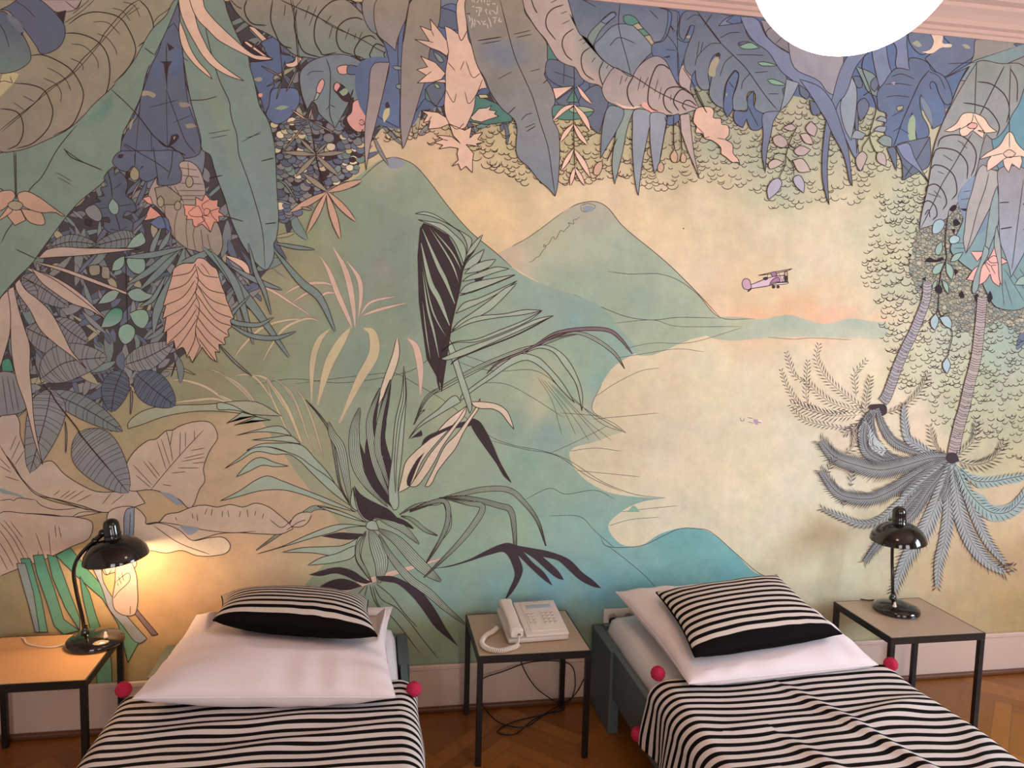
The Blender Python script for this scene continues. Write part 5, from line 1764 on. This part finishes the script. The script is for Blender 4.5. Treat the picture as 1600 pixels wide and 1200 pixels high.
# ---------------------------------------------------------------- beds
BEDW, BEDL = .99, 2.06
def bed(x, label):
    """x: left edge"""
    t = thing('bed', (x+BEDW/2, -BEDL/2-.02, 0), 0, label, 'bed', 'blue-grey wooden beds')
    hw, hl = BEDW/2, BEDL/2
    for (sx, sy) in ((-1, 1), (1, 1), (-1, -1), (1, -1)):
        mb = MB(); x0 = -hw if sx < 0 else hw-.045; y0 = hl-.285 if sy > 0 else -hl
        mb.box((x0, y0, 0), (x0+.045, y0+.285, .364), .004); mb.build('leg', 'blue', t, smooth=False)
    for sx in (-1, 1):
        mb = MB(); x0 = -hw+.012 if sx < 0 else hw-.038
        mb.box((x0, -hl+.287, .16), (x0+.026, hl-.287, .365), .003); mb.build('side_rail', 'blue', t, smooth=False)
    for sy, nm in ((1, 'headboard'), (-1, 'footboard')):
        mb = MB(); y0 = hl-.03 if sy > 0 else -hl; mb.box((-hw+.047, y0, .12), (hw-.047, y0+.03, .37), .004); mb.build(nm, 'blue', t, smooth=False)
    mb = MB()
    for k in range(12):
        yy = -hl+.12+k*(BEDL-.28)/11; mb.box((-hw+.04, yy, .245), (hw-.04, yy+.07, .262))
    mb.build('slats', 'table', t, smooth=False)
    return t
BL, BR = -.838, .995
bed(BL, 'blue-grey wooden bed standing left of the telephone table')
bed(BR, 'blue-grey wooden bed standing right of the telephone table')
ZM = .436
def soft_box(name, m, x0, x1, y0, y1, z0, z1, r, parent=None, wob=.004, seed=1):
    nx_, ny_ = 40, 60; rng_ = random.Random(seed); v = []; f = []
    ph = [rng_.uniform(0, 6) for _ in range(6)]
    def P(i, j, top):
        u, w = i/nx_, j/ny_; x = x0+(x1-x0)*u; y = y0+(y1-y0)*w
        ex = min(x-x0, x1-x); ey = min(y-y0, y1-y); e = min(ex, ey)
        k = math.sqrt(max(0, 1-(1-min(1, e/r))**2)); zz = wob*(math.sin(x*17+ph[0]+3*math.sin(y*5+ph[2]))+math.sin(y*13+ph[1]+2*math.sin(x*9)))
        zm = (z0+z1)/2
        return (x, y, zm+(z1-zm)*k+zz*k) if top else (x, y, zm-(zm-z0)*k)
    for top in (1, 0):
        o = len(v)
        for j in range(ny_+1):
            for i in range(nx_+1): v.append(P(i, j, top))
        for j in range(ny_):
            for i in range(nx_):
                q = (o+j*(nx_+1)+i, o+j*(nx_+1)+i+1, o+(j+1)*(nx_+1)+i+1, o+(j+1)*(nx_+1)+i); f.append(q if top else q[::-1])
    mb = MB(); mb.add(v, f); o = mb.build(name, m, parent, angle=75); 
    bm = bmesh.new(); bm.from_mesh(o.data); bmesh.ops.remove_doubles(bm, verts=bm.verts, dist=.0004); bm.to_mesh(o.data); bm.free()
    return o
for x, lb, sd in ((BL, 'white sheeted mattress lying on the left bed', 1), (BR, 'white sheeted mattress lying on the right bed', 2)):
    tag(soft_box('mattress', 'sheet', x+.048, x+BEDW-.048, -2.02, -.055, .263, ZM, .065, seed=sd), lb, 'mattress', 'white mattresses')

# ---------------------------------------------------------------- striped blankets
def blanket(x, y0, ovl, ovr, label, seed, ridges, zt=.463, wr=.004, len_=1.52):
    t = thing('blanket', (x+BEDW/2, y0, zt), 0, label, 'blanket', 'striped wool blankets')
    rng_ = random.Random(seed); hw = BEDW/2+.006; r = .07
    top = 2*hw-2*r; arc = r*math.pi/2
    s0, s1 = -(ovl+arc), top+arc+ovr; NU, NV = 190, 210
    ph = [rng_.uniform(0, 6.28) for _ in range(12)]
    v = []; f = []; uv = []
    for j in range(NV+1):
        w = len_*j/NV
        for i in range(NU+1):
            s = s0+(s1-s0)*i/NU
            if s < 0:
                a = min(-s, arc)/r; px = -hw+r-r*math.sin(a); pz = -r+r*math.cos(a); dn = max(0, -s-arc); nx_, nz_ = -math.sin(a), math.cos(a)
                if dn > 0: pz -= dn; px -= .012*math.sin(dn*9)+.012*dn
            elif s > top:
                a = min(s-top, arc)/r; px = hw-r+r*math.sin(a); pz = -r+r*math.cos(a); dn = max(0, s-top-arc); nx_, nz_ = math.sin(a), math.cos(a)
                if dn > 0: pz -= dn; px += .012*math.sin(dn*9)+.012*dn
            else:
                px = -hw+r+s; pz = 0; dn = 0; nx_, nz_ = 0, 1
            d = wr*(math.sin(px*9+ph[0]+2*math.sin(w*4+ph[1]))*.6+math.sin(w*15+ph[2]+3*math.sin(px*3+ph[3]))*.5+math.sin(px*23+w*11+ph[4])*.25)
            vv = w+.006*math.sin(px*7+ph[5])*math.sin(w*5+ph[6])+.004*math.sin(px*19+w*9+ph[7])
            dn2 = dn*1.6
            d += .012*min(1, dn*8)*math.sin(w*20+ph[8]+math.sin(w*7))
            for (ax, ay, bx, by, hgt, wid) in ridges:
                # a soft fold along the segment a-b (bed coordinates: x from centre, w along the bed)
                ex, ey = bx-ax, by-ay; L2 = ex*ex+ey*ey; tt = ((px-ax)*ex+(w-ay)*ey)/L2; tc_ = max(0, min(1, tt))
                qx, qy = ax+ex*tc_, ay+ey*tc_; dd = math.hypot(px-qx, w-qy); e = math.exp(-(dd/wid)**2)*math.sin(math.pi*min(1, max(0, tc_*.96+.02)))**.5
                sgn = 1 if (ex*(w-ay)-ey*(px-ax)) > 0 else -1
                d += hgt*e*(1-dn*4 if dn < .25 else 0)
                vv += sgn*.45*hgt*math.exp(-(dd/(wid*1.8))**2)*(1-math.exp(-(dd/(wid*.5))**2))
            v.append((px+nx_*(d+.0045), -w-.010*math.sin(px*5+ph[9])*(1 if j < NV*.5 else 0)*max(0, 1-w*4), pz+nz_*(d+.0045))); uv.append((s, vv))
    for j in range(NV):
        for i in range(NU): f.append((j*(NU+1)+i, (j+1)*(NU+1)+i, (j+1)*(NU+1)+i+1, j*(NU+1)+i+1))
    mb = MB(); mb.add(v, f); o = mb.build('blanket_cloth', 'stripe', t, angle=85)
    ul = o.data.uv_layers.new(name='UVMap'); idx = np.zeros(len(o.data.loops), int); o.data.loops.foreach_get('vertex_index', idx)
    ul.data.foreach_set('uv', np.array(uv, np.float32)[idx].ravel())
    md = o.modifiers.new('thick', 'SOLIDIFY'); md.thickness = .004; md.offset = -1
    return t, v, NU, NV
def pompom(parent, p, r=.026):
    rng_ = random.Random(int(abs(p[0]*991+p[1]*313))); mb = MB(); m_, n_ = 26, 36
    prof = []; v = []; f = []
    for k in range(m_+1):
        for i in range(n_):
            a = 2*math.pi*i/n_; b_ = math.pi*k/m_; rr = r*(1+rng_.uniform(-.07, .07)) if 0 < k < m_ else r
            v.append((p[0]+rr*math.sin(b_)*math.cos(a), p[1]+rr*math.sin(b_)*math.sin(a), p[2]+rr*math.cos(b_)))
    for k in range(m_):
        for i in range(n_):
            j = (i+1) % n_; f.append((k*n_+i, (k+1)*n_+i, (k+1)*n_+j, k*n_+j))
    mb.add(v, f); o = mb.build('pompom', 'pompom', parent); o['label'] = 'pink-red wool pompom'
    return o
t, *_ = blanket(BL, -.64, .17, .17, 'black and white striped blanket with pink pompoms on the left bed', 11,
        [(-.40, .26, .42, .22, .010, .035), (-.2, .42, .44, .30, .007, .03)], wr=.003)
pompom(t, (-.485, .030, .008)); pompom(t, (.490, -.075, .0)); pompom(t, (-.50, -1.50, -.22)); pompom(t, (.50, -1.50, -.22))
t, *_ = blanket(BR, -.765, .165, .17, 'black and white striped blanket, creased, with pink pompoms on the right bed', 23,
        [(-.02, .10, .30, 1.2, .016, .028), (-.20, .40, .05, 1.3, .014, .030), (.10, .36, .46, .24, .016, .05), (-.35, .35, -.05, .3, .007, .04), (.2, .9, .45, .45, .010, .05), (-.28, .60, -.12, 1.3, .008, .03)], wr=.006)
pompom(t, (-.462, .012, .022)); pompom(t, (.468, -.01, .012)); pompom(t, (-.522, .028, -.215)); pompom(t, (.50, -1.50, -.22))

# ---------------------------------------------------------------- pillows
def pillow(name, c4, ht, hb, mats, label, cat, seed, floor_z=None, piping=False, wr=.006, stripe=False, pinch=.05, group=None, sink=None, edge=0, cap=None):
    """c4: back-left, back-right, front-right, front-left corners; ht/hb: bulge above/below the seam"""
    BLc, BRc, FRc, FLc = [Vector(p) for p in c4]; cen = (BLc+BRc+FRc+FLc)/4
    n = ((BRc-BLc)+(FRc-FLc)).cross((BLc-FLc)+(BRc-FRc)).normalized()
    if n.z < 0: n = -n
    rng_ = random.Random(seed); ph = [rng_.uniform(0, 6.28) for _ in range(12)]; N = 72
    root = thing(name, tuple(cen), 0, label, cat, group)
    def P(u, w, side):
        # u 0..1 left to right, w 0..1 back to front; edges curve slightly inwards between the corners
        uu = u + (.5-u)*pinch*math.sin(math.pi*w)*(1-0*u); ww = w+(.5-w)*pinch*(1 if w < .5 else .2)*math.sin(math.pi*u)
        p = (BLc*(1-uu)+BRc*uu)*(1-ww)+(FLc*(1-uu)+FRc*uu)*ww
        a, b_ = abs(2*u-1), abs(2*w-1)
        k = (max(0, 1-a**2.6))**.46*(max(0, 1-b_**2.6))**.46
        h = ht if side > 0 else -hb
        rad = math.hypot(u-.5, w-.5)
        ang = math.atan2(w-.5, u-.5)
        ga = math.sin(u*31+ph[0]+2.2*math.sin(u*8+ph[1]))*math.exp(-(1-b_)/.30)+math.sin(w*27+ph[2]+2.2*math.sin(w*7+ph[3]))*math.exp(-(1-a)/.26)
        lo = .55*math.sin(u*7+ph[4]+2*math.sin(w*4+ph[5]))+.45*math.sin(w*9+ph[6]+2.4*math.sin(u*5+ph[7]))
        wv = wr*(ga*.75+lo*.8)*(k**.7)*(1 if side > 0 else .6)
        q = p+n*(h*k+wv)
        if floor_z is not None:
            fz = floor_z(q.x, q.y) if callable(floor_z) else floor_z
            if side < 0 and q.z < fz: q.z = fz
            if side > 0 and q.z < fz+.004: q.z = fz+.004
        if cap is not None: q.z = min(q.z, cap(q.x, q.y))
        return q
    D = ((FLc-BLc).length+(FRc-BRc).length)/2; Wd = (BRc-BLc).length
    objs = []
    for side, nm, m in ((1, 'cover_front' if stripe else 'pillowcase', mats[0]), (-1, 'cover_back' if stripe else 'pillowcase_underside', mats[-1])):
        v = []; f = []; uv = []
        for j in range(N+1):
            for i in range(N+1):
                u, w = i/N, j/N; # finer towards the seam
                u = .5-.5*math.cos(math.pi*u); w = .5-.5*math.cos(math.pi*w)
                v.append(P(u, w, side)-cen); vv = w*D; uv.append((u*Wd, (vv if D-vv > edge else D-edge)+(.0405*20+.0203-(D-edge)) if edge else vv+.013))
        for j in range(N):
            for i in range(N):
                q = (j*(N+1)+i, (j+1)*(N+1)+i, (j+1)*(N+1)+i+1, j*(N+1)+i+1); f.append(q if side > 0 else q[::-1])
        mb = MB(); mb.add(v, f); o = mb.build(nm, m, root, angle=85)
        ul = o.data.uv_layers.new(name='UVMap'); idx = np.zeros(len(o.data.loops), int); o.data.loops.foreach_get('vertex_index', idx)
        ul.data.foreach_set('uv', np.array(uv, np.float32)[idx].ravel())
        objs.append(o)
    mb = MB(); loop = []
    for k in range(4*40+1):
        e, q = divmod(k % 160, 40); q /= 40
        u, w = ((q, 0), (1, q), (1-q, 1), (0, 1-q))[e]; loop.append(P(u, w, 1)-cen)
    mb.tube(loop, .0034 if piping else .0022, 8, cap=False); mb.build('piping' if piping else 'seam', mats[-1] if piping else mats[0], root)
    return root
ZB = .470
G1 = 'white bed pillows'
def plane(c4, dz):
    """height of the underside of whatever lies on these four corners"""
    A = np.array([[p[0], p[1], 1] for p in c4]); k = np.linalg.lstsq(A, np.array([p[2] for p in c4]), rcond=None)[0]
    x0, x1 = min(p[0] for p in c4), max(p[0] for p in c4); y0, y1 = min(p[1] for p in c4), max(p[1] for p in c4)
    def f(x, y):
        out = max(0, x0-x, x-x1, y0-y, y-y1); xx = min(max(x, x0), x1); yy = min(max(y, y0), y1)
        return k[0]*xx+k[1]*yy+k[2]-dz+out*.8
    return f
CL = [(-.585, -.20, .632), (-.016, -.20, .592), (.018, -.70, .655), (-.552, -.53, .668)]
CRr = [(1.175, -.33, .625), (1.735, -.30, .668), (1.765, -.74, .592), (1.128, -.84, .582)]
capL, capR = plane(CL, .052), plane(CRr, .042)
floL, floR = plane(CL, .050), plane(CRr, .040)
pillow('pillow', [(-.63, -.08, .515), (.085, -.09, .515), (.06, -.56, .49), (-.62, -.54, .49)], .030, .04, ['pillow'], 'white pillow lying underneath, against the wall, on the left bed', 'pillow', 3, floor_z=.446, group=G1)
pillow('pillow', [(-.67, -.24, .575), (.055, -.24, .575), (.078, -.885, .525), (-.748, -.785, .525)], .085, .10, ['pillow'], 'large white pillow slanting under the striped cushion on the left bed', 'pillow', 4,
       floor_z=lambda x, y: .550-.074*min(1, max(0, (-.56-y)/.08)), cap=capL, group=G1, wr=.010)
pillow('pillow', [(1.075, -.10, .545), (1.90, -.10, .545), (1.885, -.80, .490), (1.092, -.880, .505)], .085, .10, ['pillow'], 'large white pillow under the striped cushion on the right bed', 'pillow', 6,
       floor_z=lambda x, y: ZB+.010 if y < -.72 else .447, cap=capR, group=G1, wr=.010)
G2 = 'striped cushions'
pillow('cushion', [(-.585, -.20, .632), (-.016, -.20, .592), (.018, -.70, .655), (-.552, -.53, .668)], .082, .058, ['stripe_c', 'cushion_black'], 'striped black and white cushion propped on the left bed', 'cushion', 7, floor_z=floL, edge=.012, piping=True, wr=.003, stripe=True, group=G2, pinch=.06)
pillow('cushion', [(1.175, -.33, .625), (1.735, -.30, .668), (1.765, -.74, .592), (1.128, -.84, .582)], .060, .062, ['stripe_c', 'cushion_black'], 'striped black and white cushion lying flat on the right bed', 'cushion', 8, floor_z=floR, edge=.038, piping=True, wr=.003, stripe=True, group=G2, pinch=.06)

# ---------------------------------------------------------------- telephone
def telephone():
    t = thing('telephone', (.66, -.24, TH), R(3), 'ivory corded desk telephone on the middle side table', 'telephone')
    def wedge(mb, x0, x1, y0, y1, zf, zb, th, bev=.004):
        bm = bmesh.new(); bmesh.ops.create_cube(bm, size=1)
        for w in bm.verts:
            X = x0 if w.co.x < 0 else x1; Y = y0 if w.co.y < 0 else y1; base = zf if w.co.y < 0 else zb
            w.co = Vector((X, Y, base if w.co.z > 0 else base-th))
        bmesh.ops.bevel(bm, geom=bm.edges[:], offset=bev, segments=3, profile=.5, affect='EDGES'); bm.verts.index_update()
        mb.add([w.co for w in bm.verts], [[w.index for w in f.verts] for f in bm.faces]); bm.free()
    yF, yB, zF, zB = -.128, .108, .026, .070
    sl = (zB-zF)/(yB-yF)
    def zt(y): return zF+(y-yF)*sl
    mb = MB(); wedge(mb, -.126, .128, yF, yB, zF-.006, zB-.006, .019, .006)
    mb.box((-.11, .04, .0), (.11, .085, .04), .003)
    body = mb.build('telephone_body', 'plastic2', t)
    mb = MB(); wedge(mb, -.052, .130, yF+.002, yB+.008, zF+.006, zB+.008, .012, .004); wedge(mb, -.026, .122, yF+.025, yB-.004, zF+.008+.023*sl, zB+.008, .004, .002)
    mb.build('keypad_panel', 'plastic', body)
    mb = MB(); wedge(mb, -.006, .104, .052, .082, zt(.052)+.0095, zt(.082)+.0095, .003, .001); mb.build('display', 'lcd', body)
    mb = MB(); wedge(mb, .03, .055, .1, .105, zt(.1)+.0085, zt(.105)+.0085, .002, .0005); mb.build('logo_bar', 'dark', body)  # dark bar standing in for the illegible logo
    for c in range(3):
        for r in range(4):
            x = .054+c*.0205; y = .014-r*.0215
            mb = MB(); mb.lathe([(.001, .0035), (.0058, .0035), (.0068, .002), (.0068, -.002)], c=(x, y, zt(y)+.009), n=14); mb.build('key', 'plastic2', body)
    for c in range(2):
        for r in range(4):
            x = -.010+c*.0205; y = .012-r*.0205
            mb = MB(); mb.box((x-.006, y-.005, zt(y)+.007), (x+.006, y+.005, zt(y)+.012), .0012); mb.build('key', 'plastic2', body)
    # handset lying in its cradle along the left side
    xc = -.092; mb = MB()
    N = 26; secs = []
    for k in range(N+1):
        q = k/N; y = -.132+q*.236; arch = .010*math.sin(math.pi*q)
        end = 1-min(1, min(q, 1-q)/.22); wd = .0235+.0065*end; thk = .010+.009*end
        if k in (0, N): wd *= .8; thk *= .7
        zc = zt(y)+.020+arch-end*.003
        secs.append((y, zc, wd, thk))
    v = []; f = []; n_ = 20
    for (y, zc, wd, thk) in secs:
        for i in range(n_):
            a = 2*math.pi*i/n_; ca, sa = math.cos(a), math.sin(a); e = .5
            v.append((xc+wd*math.copysign(abs(ca)**e, ca), y, zc+thk*math.copysign(abs(sa)**e, sa)))
    for k in range(N):
        for i in range(n_): j = (i+1) % n_; f.append((k*n_+i, k*n_+j, (k+1)*n_+j, (k+1)*n_+i))
    f.append(tuple(range(n_-1, -1, -1))); f.append(tuple(N*n_+i for i in range(n_)))
    mb.add(v, f); hs = mb.build('handset', 'plastic', t)
    mb = MB(); mb.box((xc+.004, -.1365, zt(-.132)+.010), (xc+.013, -.130, zt(-.132)+.019), .001); mb.build('jack', 'dark', hs)
    mb = MB(); path = spl([(xc+.008, -.136, .040), (xc+.004, -.150, .026), (-.100, -.168, .0115), (-.135, -.188, .0115), (-.180, -.200, .0115), (-.222, -.170, .0115), (-.232, -.115, .0115), (-.205, -.055, .0115), (-.165, -.015, .0115), (-.138, .02, .013)], 30)
    path = np.array(path); seg = np.linalg.norm(np.diff(path, axis=0), axis=1); L = np.concatenate([[0], np.cumsum(seg)]); pts = []
    tot = L[-1]; turns = int((tot-.05)/.0068); m_ = turns*12
    pts += [path[i] for i in range(len(path)) if L[i] < .035]
    for k in range(m_+1):
        d = .038+(tot-.045)*k/m_; p = np.array([np.interp(d, L, path[:, i]) for i in range(3)]); p2 = np.array([np.interp(min(d+.003, tot), L, path[:, i]) for i in range(3)])
        tv = p2-p; nn = np.linalg.norm(tv); tv = tv/nn if nn > 1e-9 else np.array([1, 0, 0]); up = np.array([0, 0, 1.0]); sd = np.cross(tv, up); sd /= np.linalg.norm(sd)+1e-9; up2 = np.cross(sd, tv)
        a = 2*math.pi*turns*k/m_; pts.append(p+(sd*math.cos(a)+up2*math.sin(a))*.0080)
    mb.tube([tuple(p) for p in pts], .0026, 6); mb.build('coiled_cord', 'cord', t)
    return t
telephone()

# ---------------------------------------------------------------- socket and cables
def socket(x, z, label):
    t = thing('power_socket', (x, -.006, z), 0, label, 'socket')
    mb = MB(); mb.box((-.078, -.016, -.041), (.078, 0, .041), .003); pl_ = mb.build('faceplate', 'plastic', t, smooth=False)
    for dx in (-.038, .038):
        mb = MB(); mb.lathe([(.024, -.0005), (.0225, .0005), (.0205, -.0004)], c=(0, 0, 0), n=30, mtx=Matrix.Translation((dx, -.0162, 0)) @ Matrix.Rotation(R(90), 4, 'X'))
        mb.build('rim', 'plastic2', pl_)
        mb = MB(); mb.lathe([(.0205, .0002), (.001, .0002)], n=30, mtx=Matrix.Translation((dx, -.0163, 0)) @ Matrix.Rotation(R(90), 4, 'X')); mb.build('recess', mat_recess, pl_)
        mb = MB()
        for q in (-.0095, .0095): mb.lathe([(.0028, .0004), (.0001, .0004)], n=12, mtx=Matrix.Translation((dx+q, -.0164, 0)) @ Matrix.Rotation(R(90), 4, 'X'))
        mb.build('pin_holes', 'dark', pl_)
    return t
mat_recess = mat('socket_recess', 'a89a8e', .5)
socket(1.127, .392, 'ivory double wall socket between the telephone table and the right bed')
mb = MB(); z = .004
mb.tube(spl([(.63, -.12, .425), (.635, -.10, .33), (.66, -.09, .22), (.72, -.09, .12), (.80, -.08, .05), (.86, -.09, .008), (.76, -.12, z), (.62, -.16, z), (.53, -.23, z), (.60, -.26, z), (.70, -.17, .012), (.80, -.12, .016), (.88, -.10, .05), (.91, -.07, .12), (.88, -.05, .20), (.72, -.045, .215), (.58, -.05, .18), (.48, -.06, .15), (.47, -.08, .08), (.52, -.14, .02), (.58, -.19, z), (.66, -.22, .012), (.76, -.14, .02), (.90, -.07, .05), (.96, -.05, .13), (.99, -.035, .20), (1.03, -.03, .30), (1.085, -.030, .37)], 10), .0026, 8)
mb.sphere((1.088, -.030, .380), .016, sz=1.0)
tag(mb.build('telephone_cable', 'blackcord'), 'tangled black cable hanging under the telephone table', 'cable')
mb = MB()
mb.tube(spl([(-1.70, -.30, .005), (-1.5, -.25, .005), (-1.34, -.28, .005), (-1.16, -.33, .006), (-1.10, -.42, .005), (-1.2, -.50, .005), (-1.30, -.50, .005), (-1.18, -.38, .008), (-1.04, -.36, .005)], 10), .0038, 8)
mb.tube(spl([(-1.60, -.44, .005), (-1.38, -.33, .012), (-1.22, -.37, .012), (-1.12, -.50, .005), (-1.20, -.66, .005)], 10), .0038, 8)
tag(mb.build('extension_cable', 'cord'), 'pale loose cable on the floor below the left table', 'cable')

# ---------------------------------------------------------------- ceiling globe
gp = Vector((.985, -1.76, 2.565)); GR = .213
t = thing('pendant_lamp', (gp.x, gp.y, HC), 0, 'large white glowing globe lamp hanging from the ceiling', 'lamp')
mb = MB(); mb.sphere((0, 0, gp.z-HC), GR, 64, 40); g = mb.build('globe', 'globe', t)
mb = MB(); mb.lathe([(.001, 0), (.055, 0), (.055, -.012), (.040, -.030), (.012, -.038)], n=32); mb.build('ceiling_rose', 'frame', t)
mb = MB(); mb.tube([(0, 0, -.03), (0, 0, gp.z-HC+GR-.01)], .009, 12); mb.lathe([(.009, .05), (.045, .035), (.055, .005), (.055, -.012)], c=(0, 0, gp.z-HC+GR), n=32); mb.build('rod', 'chrome', t)
